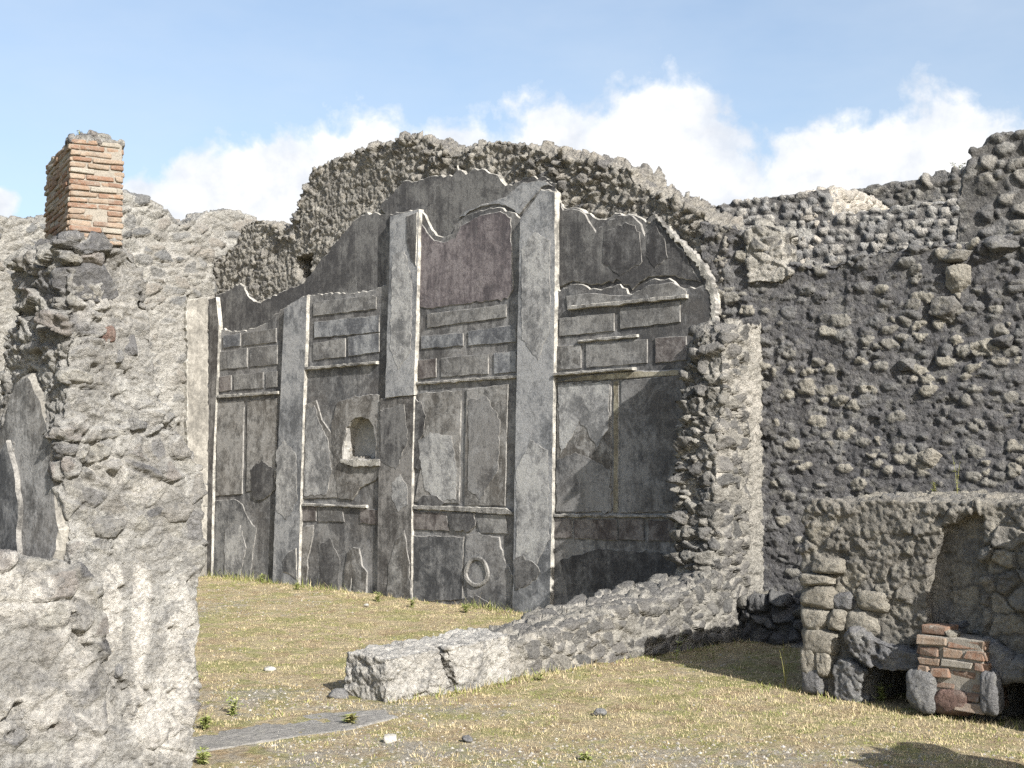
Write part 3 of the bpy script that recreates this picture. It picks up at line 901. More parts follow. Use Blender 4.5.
patch([(306, 410), (314, 405), (320, 424), (328, 440), (332, 470), (326, 495), (304, 496)], 'scuffed', .0985)
patch([(250, 470), (262, 460), (274, 470), (275, 490), (262, 500), (252, 498)], 'stain', .0975)
patch([(276, 450), (284, 440), (296, 455), (297, 500), (286, 520), (276, 510)], 'scuffed', .1285)
patch([(516, 470), (530, 440), (548, 450), (549, 540), (535, 566), (516, 560)], 'scuffed', .1335)
patch([(521, 250), (534, 232), (550, 240), (550, 330), (538, 360), (522, 340)], 'scuffed', .1335)
patch([(392, 255), (404, 250), (412, 280), (411, 350), (398, 370), (390, 350)], 'scuffed', .1335)
patch([(392, 482), (400, 474), (407, 486), (408, 505), (398, 512), (392, 500)], 'scuffed', .1185)
patch([(604, 232), (625, 222), (640, 232), (642, 262), (620, 276), (602, 262)], 'stain', .0715)
patch([(648, 232), (654, 224), (663, 236), (668, 258), (655, 268), (646, 256)], 'stain', .0715)
patch([(560, 560), (600, 548), (660, 552), (690, 566), (690, 610), (640, 618), (570, 610)], 'stain', .083)
patch([(225, 530), (240, 525), (246, 548), (240, 575), (224, 575)], 'scuffed', .0965)
patch([(318, 545), (330, 538), (340, 560), (338, 590), (320, 592)], 'stain', .083)
patch([(380, 410), (404, 404), (408, 440), (396, 470), (380, 460)], 'stain', .1185)
# niche surround, the niche itself and its sill
slab('niche_surround', PW([(337, 402), (352, 397), (370, 394), (379, 395), (381, 470), (376, 480), (360, 488), (352, 500), (338, 498), (334, 470), (331, 425)], .098), .075, .098,
     [M['panel'], M['core_dim']], BW, jit=.006, holes=[NP], rim=.006)
V, Fc = [], []
for w in (.09, -.07):
    V += [tuple(to_world(p[0], w, p[1])) for p in NP]
n = len(NP)
for i in range(n):
    j = (i + 1) % n
    Fc.append((i, j, n + j, n + i))
Fc.append(tuple(range(n, 2 * n)))
niche = mesh_obj('niche', V, Fc, [M['niche']], BW, smooth=False)
slab('sill', PW([(340, 459), (379, 459), (379, 466), (354, 467), (340, 463)], .135), .06, .135, [M['core'], M['core_dim']], BW, jit=.006, rimd=.015).parent = BW

# ================================================================== LEFT WALL OF THE ROOM
LW = thing('side_wall', 'cream rubble wall with a broken crest, behind the brick topped pier at the left', 'wall', to_world(UL, 1.5, 0))
lt = PU([(-80, 222), (0, 219), (40, 221), (80, 207), (112, 192), (124, 193), (140, 196), (150, 200), (165, 208), (173, 217), (178, 223), (192, 222), (205, 213),
         (225, 210), (240, 210), (250, 215), (262, 221), (284, 233), (310, 246)], UL)
lo = [(lt[0][0], -.3)] + lt + [(lt[-1][0], -.3)]
rubble('masonry', remesh(prism(lo, 'u', UL - .5, UL), .02), M['left'], LW, cell=(.2, .24, .14), amp=.045, fine=.012, lump=.015, cover=.16, seed=23, sub=.010, pit=.03, mortar_w=.15)
slab('plaster_strip', PU([(187, 300), (208, 297), (209, 430), (207, 592), (188, 596)], UL + .06), UL - .02, UL + .06, [M['beige'], M['core']], LW, axis='u', jit=.008)

# ================================================================== PARTITION: TALL STUB AND LOW WALL
PT = thing('partition_wall', 'broken partition of grey stones, a tall stub stepping down to a low wall', 'wall', to_world((UP0 + UP1) / 2, 1, 0))
R = [(757, 322), (748, 329), (738, 324), (727, 333), (722, 350), (722, 400), (716, 450), (716, 520), (712, 572), (690, 592), (640, 604), (600, 615), (560, 630), (524, 643), (500, 650)]
Lf = [(717, 330), (710, 321), (704, 326), (693, 331), (688, 352), (684, 400), (678, 450), (676, 520), (674, 575), (655, 581), (612, 590), (575, 601), (535, 613), (502, 626), (478, 634)]
pr, pl = PU(R, UP1), PU(Lf, UP0)
pr[0] = (-.1, pr[0][1]); pl[0] = (-.1, pl[0][1])
pr = [(-.1, -.3)] + pr + [(pr[-1][0] + .02, -.3)]
pl = [(-.1, -.3)] + pl + [(pl[-1][0] + .02, -.3)]


def part_cover(V, c):
    # smoother mortar near the corner with the right wall
    k = sstep(.22, .05, V[:, 1]) * sstep(2.5, 2.9, V[:, 0])
    return np.maximum(c, k * .85)


rubble('masonry', remesh(tmp_solid((pl, pr), 'u', UP0, UP1), .015), M['part'], PT, cell=(.13, .14, .11), amp=.08, fine=.013, lump=.02, cover=.12, seed=31, coverfn=part_cover, mortar_w=.13, sub=.012, smooth=lambda V: 1 - (.32 + .28 * (V[:, 2] < .62)) * sstep(UP1 - .10, UP1 - .02, V[:, 0]) - .5 * (V[:, 2] < .62) * (V[:, 0] < UP1 - .06))
endw = PU([(380, 700)], UP1)[0][0]
endb = px_u(500, 640, UP1)
BL = thing('end_block', 'whitewashed squared masonry block at the near end of the low wall', 'block', to_world(2.85, (endw + endb[0]) / 2, 0))
zt = px_u(380, 668, UP1)[1]
bu = prism([(endw, -.2), (endw + .0, zt + .065), (endb[0] + .25, zt + .09), (endb[0] - .06, zt + .115), (endb[0] - .06, -.2)], 'u', UP1 + .05, UP1 - .36)
rubble('block_body', remesh(bu, .010, cuts=[prism(PU([(430, 630), (440, 640), (446, 662), (453, 684), (450, 700), (441, 698), (443, 684), (437, 665)], UP1), 'u', UP1 - .12, UP1 + .2)]), M['whiteblock'], BL, cell=(.5, .45, .3), amp=.025, fine=.014, lump=.035, cover=.7, seed=37, mortar_w=.08, sub=.012)

# ================================================================== RIGHT-HAND WALL
set_frame(math.radians(14), 2.7)
RW = thing('rubble_wall', 'dark lava rubble wall in shade along the right side', 'wall', to_world(4.5, 0, 0))
rt = PW([(700, 222), (716, 224), (735, 228), (745, 232), (752, 240), (784, 262), (808, 265), (830, 264), (850, 258), (880, 251), (920, 247), (950, 243), (985, 240), (1005, 234), (1024, 228), (1060, 220), (1140, 200)], 0)
zrt = np.array(rt)
ro = [(rt[0][0], -.3)] + rt + [(rt[-1][0] + .6, rt[-1][1]), (rt[-1][0] + .6, -.3)]
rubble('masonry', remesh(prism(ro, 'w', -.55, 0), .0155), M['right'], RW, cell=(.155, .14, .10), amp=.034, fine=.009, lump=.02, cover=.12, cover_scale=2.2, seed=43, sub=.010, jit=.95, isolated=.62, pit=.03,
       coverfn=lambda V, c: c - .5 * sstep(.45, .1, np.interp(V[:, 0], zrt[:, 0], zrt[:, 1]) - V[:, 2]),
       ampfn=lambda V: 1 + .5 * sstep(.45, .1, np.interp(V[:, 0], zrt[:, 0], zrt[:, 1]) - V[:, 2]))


def boulder(name, u, w, z, su, sw, sz, mat, parent, seed, square=2.6, rough=.12, rotz=0.0, tilt=0.0, res=26, local_frame=True, label=None, loc=None):
    """one rough stone: superellipsoid worked over with noise"""
    n1, n2 = res * 2, res
    th = np.linspace(0, 2 * math.pi, n1, endpoint=False)
    ph = np.linspace(-math.pi / 2, math.pi / 2, n2)
    TT, PP = np.meshgrid(th, ph)
    d = np.stack([np.cos(PP) * np.cos(TT), np.cos(PP) * np.sin(TT), np.sin(PP)], -1).reshape(-1, 3)
    q = (np.abs(d) ** square).sum(1) ** (-1 / square)
    p = d * q[:, None]
    rg = np.random.RandomState(seed)
    for _ in range(11):
        nv = rg.normal(size=3)
        nv /= np.linalg.norm(nv)
        dd_ = p @ nv - (rg.uniform(.66, .93) if square < 3.8 else rg.uniform(1.0, 1.45))
        p = p - np.clip(dd_, 0, None)[:, None] * nv
    p *= (1 + rough * 1.6 * fbm(d * 1.6 + seed * 3.1, 3, seed) + rough * 1.2 * fbm(d * 5 + seed, 4, seed + 5, .65) + rough * .6 * fbm(d * 15 + seed, 2, seed + 8))[:, None]
    p = p * np.array([su, sw, sz])
    c, s = math.cos(tilt), math.sin(tilt)
    p = np.stack([p[:, 0] * c - p[:, 2] * s, p[:, 1], p[:, 0] * s + p[:, 2] * c], 1)
    c, s = math.cos(rotz), math.sin(rotz)
    p = np.stack([p[:, 0] * c - p[:, 1] * s, p[:, 0] * s + p[:, 1] * c, p[:, 2]], 1)
    p += np.array([u, w, z])
    idx = []
    for r in range(n2 - 1):
        a = r * n1 + np.arange(n1)
        b = r * n1 + (np.arange(n1) + 1) % n1
        idx.append(np.stack([a, b, b + n1, a + n1], 1))
    idx = np.concatenate(idx)
    Wd = to_world_np(p) if local_frame else p
    rr = np.full(len(p), (seed * .37) % 1.0)
    o = fast_mesh(name, Wd, idx, 4, [mat], parent, loc, {'stone': rr, 'mortar': np.zeros(len(p)), 'rough': rr})
    if label: o['label'] = label
    return o


def stone_px(cx, cy, wpx, hpx, w, mat, parent, seed, dep=.14, name='stone', **kw):
    u0, z0 = px_w(cx - wpx / 2, cy, w)
    u1, _ = px_w(cx + wpx / 2, cy, w)
    _, za = px_w(cx, cy - hpx / 2, w)
    _, zb = px_w(cx, cy + hpx / 2, w)
    return boulder(name, (u0 + u1) / 2, w - dep * .78, z0, (u1 - u0) / 2, dep, (za - zb) / 2, mat, parent, seed, **kw)


# proud stones the photo shows on this wall
cb = rubble('crest_block', remesh(prism(PW([(745, 228), (757, 223), (770, 225), (781, 229), (783, 262), (792, 272), (780, 282), (748, 282)], .03), 'w', -.4, .03), .013), M['part'], RW, cell=(.15, .15, .12), amp=.05, fine=.014, lump=.02, cover=.5, seed=45, pit=.04)
cb['label'] = 'pale upright lump of mortared stones on the crest'
stone_px(945, 310, 40, 28, .06, M['bench'], RW, 7, square=3.4, rough=.2); stone_px(957, 280, 28, 32, .06, M['right'], RW, 8, square=3.4, rough=.2)
stone_px(931, 460, 30, 24, .03, M['bench'], RW, 9, square=3.4, rough=.2, label='pale squared stone')
stone_px(1003, 340, 30, 18, .03, M['right'], RW, 12); stone_px(907, 366, 26, 16, .03, M['right'], RW, 14)
stone_px(1000, 246, 40, 24, .05, M['right'], RW, 17); stone_px(955, 254, 34, 18, .05, M['right'], RW, 18)
# footing of shaded rubble in the corner
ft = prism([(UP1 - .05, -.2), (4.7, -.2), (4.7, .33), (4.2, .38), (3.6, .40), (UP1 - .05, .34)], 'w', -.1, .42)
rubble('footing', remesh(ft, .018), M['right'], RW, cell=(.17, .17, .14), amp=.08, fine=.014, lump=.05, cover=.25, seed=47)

set_frame()
# ================================================================== MASONRY HEARTH AT THE RIGHT
WB = local(*px_g(803, 692))[1]
UB = local(*px_g(803, 692))[0]
ztop = px_w(812, 497, WB)[1]
BN = thing('masonry_hearth', 'waist high masonry hearth of grey and tan stones with low openings under it', 'hearth', to_world(UB + 1.2, WB / 2, 0))
UE = UB + 2.7
body = prism([(UB, -.3), (UE, -.3), (UE, ztop), (UB + 1.2, ztop), (UB + .08, ztop - .01), (UB, ztop - .10)], 'w', .05, WB)
cut1 = prism(PW([(869, 712), (867, 668), (912, 670), (912, 722)], WB), 'w', WB - .55, WB + .2)
cut2 = prism(PW([(996, 730), (994, 674), (1040, 674), (1040, 740)], WB), 'w', WB - .55, WB + .2)
cut3 = prism(PW([(930, 652), (926, 600), (930, 560), (946, 525), (962, 514), (985, 513), (986, 652)], WB), 'w', WB - .10, WB + .2)
u_j = px_w(1052, 600, WB + .25)[0]
shade_jut = prism([(u_j, -.3), (u_j, ztop), (UE, ztop), (UE, -.3)], 'w', WB - .3, WB + .25)  # projection out of view, added to throw diagonal shade across the face


def bench_cover(V, c):
    return np.clip(c + .35 * sstep(.95, 1.2, V[:, 2]) * sstep(.6, .9, V[:, 0] - UB), 0, 1)


rubble('masonry', remesh(body, .0115, cuts=[cut1, cut2, cut3], joins=[shade_jut]), M['bench'], BN, cell=(.17, .18, .13), amp=.032, fine=.013, lump=.02, cover=.58, seed=53, coverfn=bench_cover, mortar_w=.13, sub=.008, smooth=lambda V: 1 - .5 * sstep(UB + .3, UB + .2, V[:, 0]) * (V[:, 2] < .9) - .7 * sstep(WB - .03, WB - .07, V[:, 1]) * (V[:, 2] < ztop - .06))
# quoins of the corner, bottom to top, and the bigger stones of the face
for i, (cx, cy, wx, hx, mt) in enumerate([(812, 680, 20, 24, 'stoneB'), (809, 660, 16, 30, 'stoneA'), (823, 662, 14, 26, 'stoneA'), (817, 640, 32, 24, 'stoneA'), (814, 618, 26, 20, 'stoneA'), (835, 619, 16, 20, 'stoneA'),
                                          (816, 596, 30, 22, 'stoneA'), (815, 579, 30, 11, 'stoneA'), (826, 565, 28, 14, 'stoneA'), (861, 622, 32, 24, 'stoneA'), (872, 600, 30, 20, 'stoneA'), (842, 600, 20, 18, 'stoneB')]):
    stone_px(cx, cy, wx * 1.1, hx * 1.12, WB + (.055 if i < 9 else .02), M[mt if i < 12 else 'bench'], BN, 60 + i, dep=.10, square=5 if i < 9 else 4, name='corner_stone' if i < 9 else 'stone', rough=.10)
lint = [(846, 637), (852, 631), (866, 638), (884, 644), (908, 652), (925, 655), (925, 667), (905, 671), (885, 671), (866, 665), (853, 655)]
rubble('lintel_stone', remesh(prism(PW(lint, WB + .08), 'w', WB - .2, WB + .08), .011), M['stoneB'], BN, cell=(.5, .4, .3), amp=.02, fine=.018, lump=.05, cover=.2, seed=83)['label'] = 'long grey stone bridging the first opening'
legp = [(834, 700), (833, 664), (840, 660), (852, 664), (862, 672), (861, 702), (859, 706)]
rubble('jamb_stone', remesh(prism(PW(legp, WB + .06), 'w', WB - .2, WB + .06), .011), M['stoneB'], BN, cell=(.5, .4, .3), amp=.02, fine=.014, lump=.04, cover=.2, seed=85)
lint2 = [(985, 645), (1000, 652), (1012, 664), (1060, 664), (1060, 676), (985, 676)]
rubble('lintel_stone', remesh(prism(PW(lint2, WB + .05), 'w', WB - .2, WB + .05), .012), M['stoneB'], BN, cell=(.5, .4, .3), amp=.02, fine=.018, lump=.05, cover=.2, seed=87)


# ------------------------------------------------------------------ brickwork
def bricks(name, u0, u1, w0, w1, z0, courses, h, blen, parent, seed, gone=None, mortar=.008, grow=.006, tones=None, jit=.004, spin=0.0):
    """laid bricks round a mortar core, in local axes; courses of separate uneven bricks in one mesh"""
    rng = random.Random(seed)
    V, Fc, st, mo = [], [], [], []
    def bx(a, b, c, d, e, f, s, m, j):
        k = len(V)
        for zz in (e, f):
            for (x, y) in ((a, c), (b, c), (b, d), (a, d)):
                V.append((x + rng.uniform(-j, j), y + rng.uniform(-j, j), zz + rng.uniform(-j, j) * .6))
                st.append(s); mo.append(m)
        for q in ((0, 3, 2, 1), (4, 5, 6, 7), (0, 1, 5, 4), (1, 2, 6, 5), (2, 3, 7, 6), (3, 0, 4, 7)):
            Fc.append(tuple(k + i for i in q))
    bx(u0 + .006, u1 - .006, w0 + .006, w1 - .006, z0, z0 + courses * h - .006, .5, 1.0, .002)
    for c in range(courses):
        za, zb = z0 + c * h, z0 + c * h + h - mortar * rng.uniform(.6, 1.3)
        pale = rng.random() < .12
        for (side, p0, p1) in (('u+', w0, w1), ('u-', w0, w1), ('w+', u0, u1), ('w-', u0, u1)):
            p = p0 - (blen * .5 if c % 2 else 0)
            while p < p1:
                L = blen * rng.uniform(.65, 1.25)
                a, b = max(p, p0), min(p + L - mortar, p1)
                p += L
                if b - a < .02 or rng.random() < .04:
                    continue
                s = rng.choice([.75, .5, .8]) if pale else (rng.choice(tones) if tones else rng.random())
                o = rng.uniform(-.004, grow)
                dd = .075
                if gone and gone(side, (a + b) / 2, c):
                    continue
                if side == 'u+': bx(u1 - dd, u1 + o, a, b, za, zb, s, 0, jit)
                if side == 'u-': bx(u0 - o, u0 + dd, a, b, za, zb, s, 0, jit)
                if side == 'w+': bx(a, b, w1 - dd, w1 + o, za, zb, s, 0, jit)
                if side == 'w-': bx(a, b, w0 - o, w0 + dd, za, zb, s, 0, jit)
    Vn = np.array(V)
    c_, s_ = math.cos(spin), math.sin(spin)
    du, dw = Vn[:, 0] - u1, Vn[:, 1] - w1
    Vn[:, 0], Vn[:, 1] = u1 + du * c_ - dw * s_, w1 + du * s_ + dw * c_
    Wd = to_world_np(Vn)
    o = mesh_obj(name, Wd, Fc, [M['brick']], parent, attrs={'stone': st, 'mortar': mo}, smooth=False)
    md = o.modifiers.new('bevel', 'BEVEL'); md.width = .006; md.segments = 2
    return o


BS = thing('brick_stump', 'small broken stump of red bricks leaning against the hearth between its two openings', 'brick stump', to_world(*local(*px_g(945, 714)), 0))
ub0, zb0 = px_w(913, 700, WB + .15)
ub1, _ = px_w(984, 700, WB + .15)
zt1 = px_w(980, 640, WB + .15)[1]
zt0 = px_w(930, 630, WB + .15)[1]
hC = .062
nC = int(zt1 / hC)
RED = (.02, .31, .31, .9, .9, .62, .75)
bricks('brickwork', ub0 + .04, ub1, WB - .15, WB + .14, zt1 - nC * hC, nC, hC, .21, BS, 5, tones=RED, jit=.012, grow=.03, mortar=.014, gone=lambda sd, p, c: sd == 'w+' and ((c < 2 and p < ub0 + .3) or (c == 2 and p > ub0 + .33)))
bricks('brickwork', ub0 + .05, ub0 + .21, WB - .05, WB + .12, zt1, max(1, int((zt0 - zt1) / .055)), .058, .2, BS, 8, tones=RED, jit=.006)
stone_px(920, 690, 30, 44, WB + .17, M['stoneB'], BS, 91, dep=.10, square=5)
stone_px(950, 700, 40, 26, WB + .155, M['stoneR'], BS, 92, dep=.06, square=4)
stone_px(988, 693, 18, 44, WB + .17, M['stoneB'], BS, 93, dep=.07, square=5, name='upright_stone', label='upright grey slab at the right of the bricks')
stone_px(948, 634, 14, 10, WB + .12, M['stoneA'], BS, 95, dep=.06); stone_px(940, 637, 14, 10, WB + .10, M['stoneA'], BS, 96, dep=.06)
# loose lumps lying in the recess of the hearth
for i, (cx, cy, s, mt) in enumerate([(958, 634, 16, 'stoneB'), (968, 630, 11, 'stoneA'), (975, 633, 9, 'stoneB'), (950, 626, 13, 'stoneB'), (963, 624, 12, 'stoneB')]):
    o = stone_px(cx, cy, s, s * .8, WB - .08, M[mt], BN, 100 + i, dep=.05, name='stone')

# ================================================================== NEAR PIER OF RUBBLE AT THE LEFT, AND ITS BRICK TOP
UF = 3.72
WC = px_u(73, 400, UF)[0]
NS = thing('rubble_pier', 'tall rough pier of rubble in the left foreground with plaster toned dark for shade on its left side', 'pier', to_world(UF - .3, WC - .3, 0))
face = [(74, 820), (72, 640), (70, 540), (64, 490), (62, 430), (68, 380), (66, 320), (72, 280), (73, 238), (88, 231), (104, 231), (122, 233), (131, 252), (140, 264), (148, 285), (151, 310), (153, 340), (156, 380), (166, 402), (180, 438),
        (192, 455), (201, 465), (203, 485), (206, 500), (201, 522), (205, 545), (202, 572), (198, 598), (203, 625), (196, 652), (200, 688), (192, 716), (196, 750), (188, 820)]
side = [(200, 820), (200, 225), (70, 236), (44, 240), (30, 252), (19, 262), (15, 290), (17, 312), (11, 340), (8, 362), (-8, 420), (-30, 480), (-60, 560), (-60, 820)]
A_ = prism(PU(face, UF), 'u', UF - 1.4, UF)


def lime_u(cx, cy, rx, ry, k, u):
    a, b = px_u(cx, cy, u)
    a2, _ = px_u(cx + rx, cy, u)
    _, b2 = px_u(cx, cy + ry, u)
    return (1, a, b, abs(a2 - a), abs(b2 - b), k)


PIER_LIME = [lime_u(112, 610, 13, 48, .95, UF), lime_u(141, 622, 10, 55, .95, UF), lime_u(165, 720, 34, 46, .75, UF), lime_u(184, 640, 16, 60, .7, UF), lime_u(127, 640, 4, 90, -.9, UF), lime_u(112, 470, 22, 14, .45, UF),
             lime_u(150, 490, 20, 12, .4, UF), lime_u(110, 310, 30, 16, .4, UF), lime_u(100, 720, 12, 40, .5, UF)]
B_ = prism(PW(side, WC), 'w', WC + .25, WC - 1.6)


def stub_cover(V, c):
    low = sstep(1.5, 1.1, V[:, 2])
    return np.clip(c + .12 * low + .28 * sstep(WC - .12, WC - .3, V[:, 1]) * sstep(1.5, 1.8, V[:, 2]) - .35 * sstep(1.9, 2.3, V[:, 2]) * sstep(WC - .25, WC - .1, V[:, 1]), 0, 1)


rubble('masonry', remesh(A_, .0085, keeps=[B_]), M['stub'], NS, cell=(.17, .15, .12), amp=.065, fine=.014, lump=.025, cover=.52, seed=61, coverfn=stub_cover, sub=.014, mortar_w=.16, pit=.04, lime=PIER_LIME, smooth=lambda V: .36 + .64 * np.maximum(sstep(1.35, 1.75, V[:, 2]) * (.45 + .55 * sstep(WC - .42, WC - .15, V[:, 1])), sstep(UF - .08, UF - .2, V[:, 0])))
slab('plaster_skin', PW([(52, 570), (60, 530), (54, 480), (50, 430), (42, 400), (28, 373), (20, 376), (10, 392), (2, 420), (-30, 480), (-40, 570)], WC + .05), WC - .1, WC + .05, [M['panel'], M['beige']], NS, jit=.008, rim=.02, rimd=.02, label='plaster toned dark for shade, with a pale broken edge')  # plaster coloured dark to stand in for this side's shade
slab('plaster_skin', PW([(17, 570), (18, 500), (14, 470), (6, 440), (-10, 470), (-30, 570)], WC + .075), WC + .04, WC + .075, [M['dado'], M['core_dim']], NS, jit=.006, rim=.005)
# dark stones of the sunlit face
def stone_pu(cx, cy, wx, hx, u, mat, parent, seed, dep=.06, name='stone', **kw):
    w0, z0 = px_u(cx - wx / 2, cy, u)
    w1, _ = px_u(cx + wx / 2, cy, u)
    _, za = px_u(cx, cy - hx / 2, u)
    _, zb = px_u(cx, cy + hx / 2, u)
    return boulder(name, u - dep * .78, (w0 + w1) / 2, z0, dep, abs(w1 - w0) / 2, (za - zb) / 2, mat, parent, seed, **kw)
stone_pu(110, 335, 16, 24, UF + .012, M['stoneR'], NS, 111); stone_pu(135, 346, 15, 24, UF + .012, M['stoneB'], NS, 112); stone_pu(120, 357, 11, 18, UF + .012, M['stoneB'], NS, 113)
stone_pu(138, 425, 24, 16, UF + .02, M['stoneB'], NS, 114); stone_pu(79, 376, 34, 20, UF + .03, M['stub'], NS, 115); stone_pu(95, 256, 24, 20, UF + .03, M['stub'], NS, 116); stone_pu(72, 241, 30, 10, UF + .02, M['stub'], NS, 117)
stone_pu(178, 513, 50, 22, UF + .02, M['stub'], NS, 118); stone_pu(110, 528, 40, 24, UF + .03, M['stub'], NS, 119)
stone_pu(92, 276, 66, 42, UF + .0, M['stub'], NS, 121, dep=.09, square=3.2); stone_pu(120, 672, 8, 16, UF + .012, M['stoneB'], NS, 123)
for i, (cx, cy, sz_, mt) in enumerate([(24, 262, 16, 'stoneB'), (44, 250, 20, 'stub'), (25, 287, 24, 'stoneB'), (52, 270, 22, 'stub'), (22, 320, 18, 'stoneB'), (47, 302, 20, 'stub'), (54, 332, 18, 'stoneB'), (32, 348, 22, 'stub')]):
    stone_px(cx, cy, sz_, sz_ * .8, WC + .04, M[mt], NS, 130 + i, dep=.08, name='stone')

LWF = thing('low_wall', 'low rubble and plaster wall in the bottom left corner in full sun', 'wall', to_world(UF - .2, WC + .6, 0))
lp = PU([(-90, 820), (-90, 556), (-40, 555), (0, 557), (38, 559), (66, 563), (84, 570), (98, 582), (105, 610), (108, 700), (110, 820)], UF + .04)


def low_cover(V, c):
    return np.clip(c, 0, 1)


rubble('masonry', remesh(prism(lp, 'u', UF - .42, UF + .04), .011), M['stub'], LWF, cell=(.24, .2, .18), amp=.055, fine=.02, lump=.035, cover=.40, seed=67, coverfn=low_cover, lime=[lime_u(15, 590, 34, 26, .75, UF), lime_u(75, 640, 18, 50, .5, UF), lime_u(30, 710, 45, 24, .6, UF), lime_u(85, 730, 20, 30, .6, UF)], sub=.016, pit=.07, smooth=lambda V: .42)

BP = thing('brick_pillar', 'square brick pillar standing on top of the rubble pier', 'pillar', to_world(UF - .2, WC - .15, px_u(73, 240, UF)[1]))
w_a = px_u(121, 200, UF - .03)[0]
w_b = px_u(73, 200, UF - .03)[0]
u_a = px_w(42, 200, w_b)[0]
z_a = px_u(73, 240, UF)[1] + .0
z_b = px_u(73, 134, UF)[1]
nc = 18
bricks('shaft', u_a - .42, UF - .065, w_a, w_b, z_a, nc, (z_b - z_a) / nc, .14, BP, 17, mortar=.006, grow=.009, spin=math.radians(17), jit=.005)
def spun(u, w):
    c_, s_ = math.cos(math.radians(17)), math.sin(math.radians(17))
    du, dw = u - (UF - .065), w - w_b
    return UF - .065 + du * c_ - dw * s_, w_b + du * s_ + dw * c_


ca, cb_, cc, cd = u_a - .41, UF - .07, w_a + .005, w_b - .005
capm = prism([spun(ca, cc), spun(cb_, cc), spun(cb_, cd), spun(ca, cd)], 'z', z_b - .02, z_b + .010)
capt = prism([spun(ca + .06, cc + .05), spun(cb_ - .05, cc + .05), spun(cb_ - .05, cd - .05), spun(ca + .06, cd - .05)], 'z', z_b - .01, z_b + .038)
rubble('cap', remesh(capm, .008, joins=[capt]), M['stub'], BP, cell=(.09, .09, .06), amp=.016, fine=.008, lump=.006, cover=.6, seed=71, pit=.01)

# ================================================================== WALLS FARTHER BACK AT THE RIGHT
set_frame(math.radians(14), 2.7)
wA = -2.4
TA = thing('terrace_wall', 'distant wall of small squared stones with a pale sunlit broken end, above the right-hand wall', 'wall', to_world(px_w(760, 230, wA)[0], wA, 0))
ta = PW([(640, 214), (690, 208), (712, 206), (735, 202), (760, 197), (795, 192), (830, 187), (832, 214), (850, 212), (895, 207), (945, 201), (975, 199), (1040, 198)], wA)
rubble('masonry', remesh(prism([(ta[0][0], -.3)] + ta + [(ta[-1][0], -.3)], 'w', wA - .5, wA), .024), M['terrace'], TA, cell=(.135, .13, .105), amp=.04, fine=.009, lump=.012, cover=.05, seed=73, row=True, jit=.6, isolated=.64, pit=.01)
ue = px_w(830, 200, wA)[0]
te = [px_u(x, y, ue) for x, y in [(830.5, 188), (846, 190), (866, 197), (880, 203), (892, 208)]]
rubble('broken_end', remesh(prism([(wA + .0, -.2)] + [(min(p[0], wA), p[1]) for p in te] + [(te[-1][0], -.2)], 'u', ue - .35, ue + .02), .02), M['sunlit_terrace'], TA, cell=(.16, .16, .12), amp=.05, fine=.014, lump=.02, cover=.5, seed=75)['label'] = 'pale sunlit broken end'
wT = -.9
TW = thing('tall_wall', 'tall wall end of knobbly dark stones at the upper right edge', 'wall', to_world(px_w(1000, 200, wT)[0], wT, 0))
tt = PW([(955, 262), (957, 215), (958, 196), (963, 180), (970, 164), (972, 150), (984, 144), (990, 136), (1000, 133), (1024, 131), (1060, 128), (1140, 120)], wT)
rubble('masonry', remesh(prism([(tt[0][0], -.3)] + tt + [(tt[-1][0], -.3)], 'w', wT - .5, wT), .02), M['dim'], TW, cell=(.18, .16, .14), amp=.055, fine=.012, lump=.025, cover=.05, seed=77, jit=.75, isolated=.64, pit=.01)
wD = -8.0
DW = thing('far_wall', 'grey wall farthest back at the right, with a row of stones along its top', 'wall', to_world(px_w(900, 190, wD)[0], wD, 0))
dd = PW([(830, 196), (852, 189), (880, 184), (905, 180), (930, 175), (955, 170), (1000, 166), (1060, 160)], wD)
rubble('masonry', remesh(prism([(dd[0][0], -.3)] + dd + [(dd[-1][0], -.3)], 'w', wD - .5, wD), .035), M['dim'], DW, cell=(.22, .2, .15), amp=.07, fine=.012, lump=.02, cover=.5, seed=79)

set_frame()
# unseen stone mass added past the right edge to cast the foreground shadow
sx, sy = px_g(893, 755)
dh = Vector((SUN_DIR.x, SUN_DIR.y)).normalized()
hP = 1.55
dist = hP / math.tan(SUN_EL)
px_, py_ = sx + dh.x * dist, sy + dh.y * dist
SP = thing('shadow_caster', 'unseen stone mass added beyond the right edge to cast the rounded foreground shadow', 'pillar', (px_, py_, 0))
lc = local(px_, py_)
pb = prism([(lc[0] - .34, -.2), (lc[0] - .30, hP - .35), (lc[0] - .2, hP - .1), (lc[0], hP), (lc[0] + .22, hP - .12), (lc[0] + .32, hP - .4), (lc[0] + .34, -.2)], 'w', lc[1] - .3, lc[1] + .3)
rubble('masonry', remesh(pb, .022), M['stub'], SP, cell=(.17, .17, .13), amp=.06, cover=.4, seed=89)

# ================================================================== THRESHOLD AND LOOSE STONES
th = [px_g(*p) for p in [(150, 745), (200, 736), (262, 722), (322, 713), (384, 711), (398, 718), (352, 729), (300, 737), (258, 743), (200, 752), (150, 760)]]
thl = [local(*p) for p in th]
TS = rubble('threshold_slab', remesh(prism(thl, 'z', -.12, .004), .014), M['slabstone'], None, cell=(.9, .9, .3), amp=.006, fine=.003, lump=.006, cover=.2, pit=0, seed=97, loc=(th[4][0] - .6, th[4][1], 0))
tag(TS, 'flat grey threshold slab set in the ground beside the whitewashed block', 'slab')

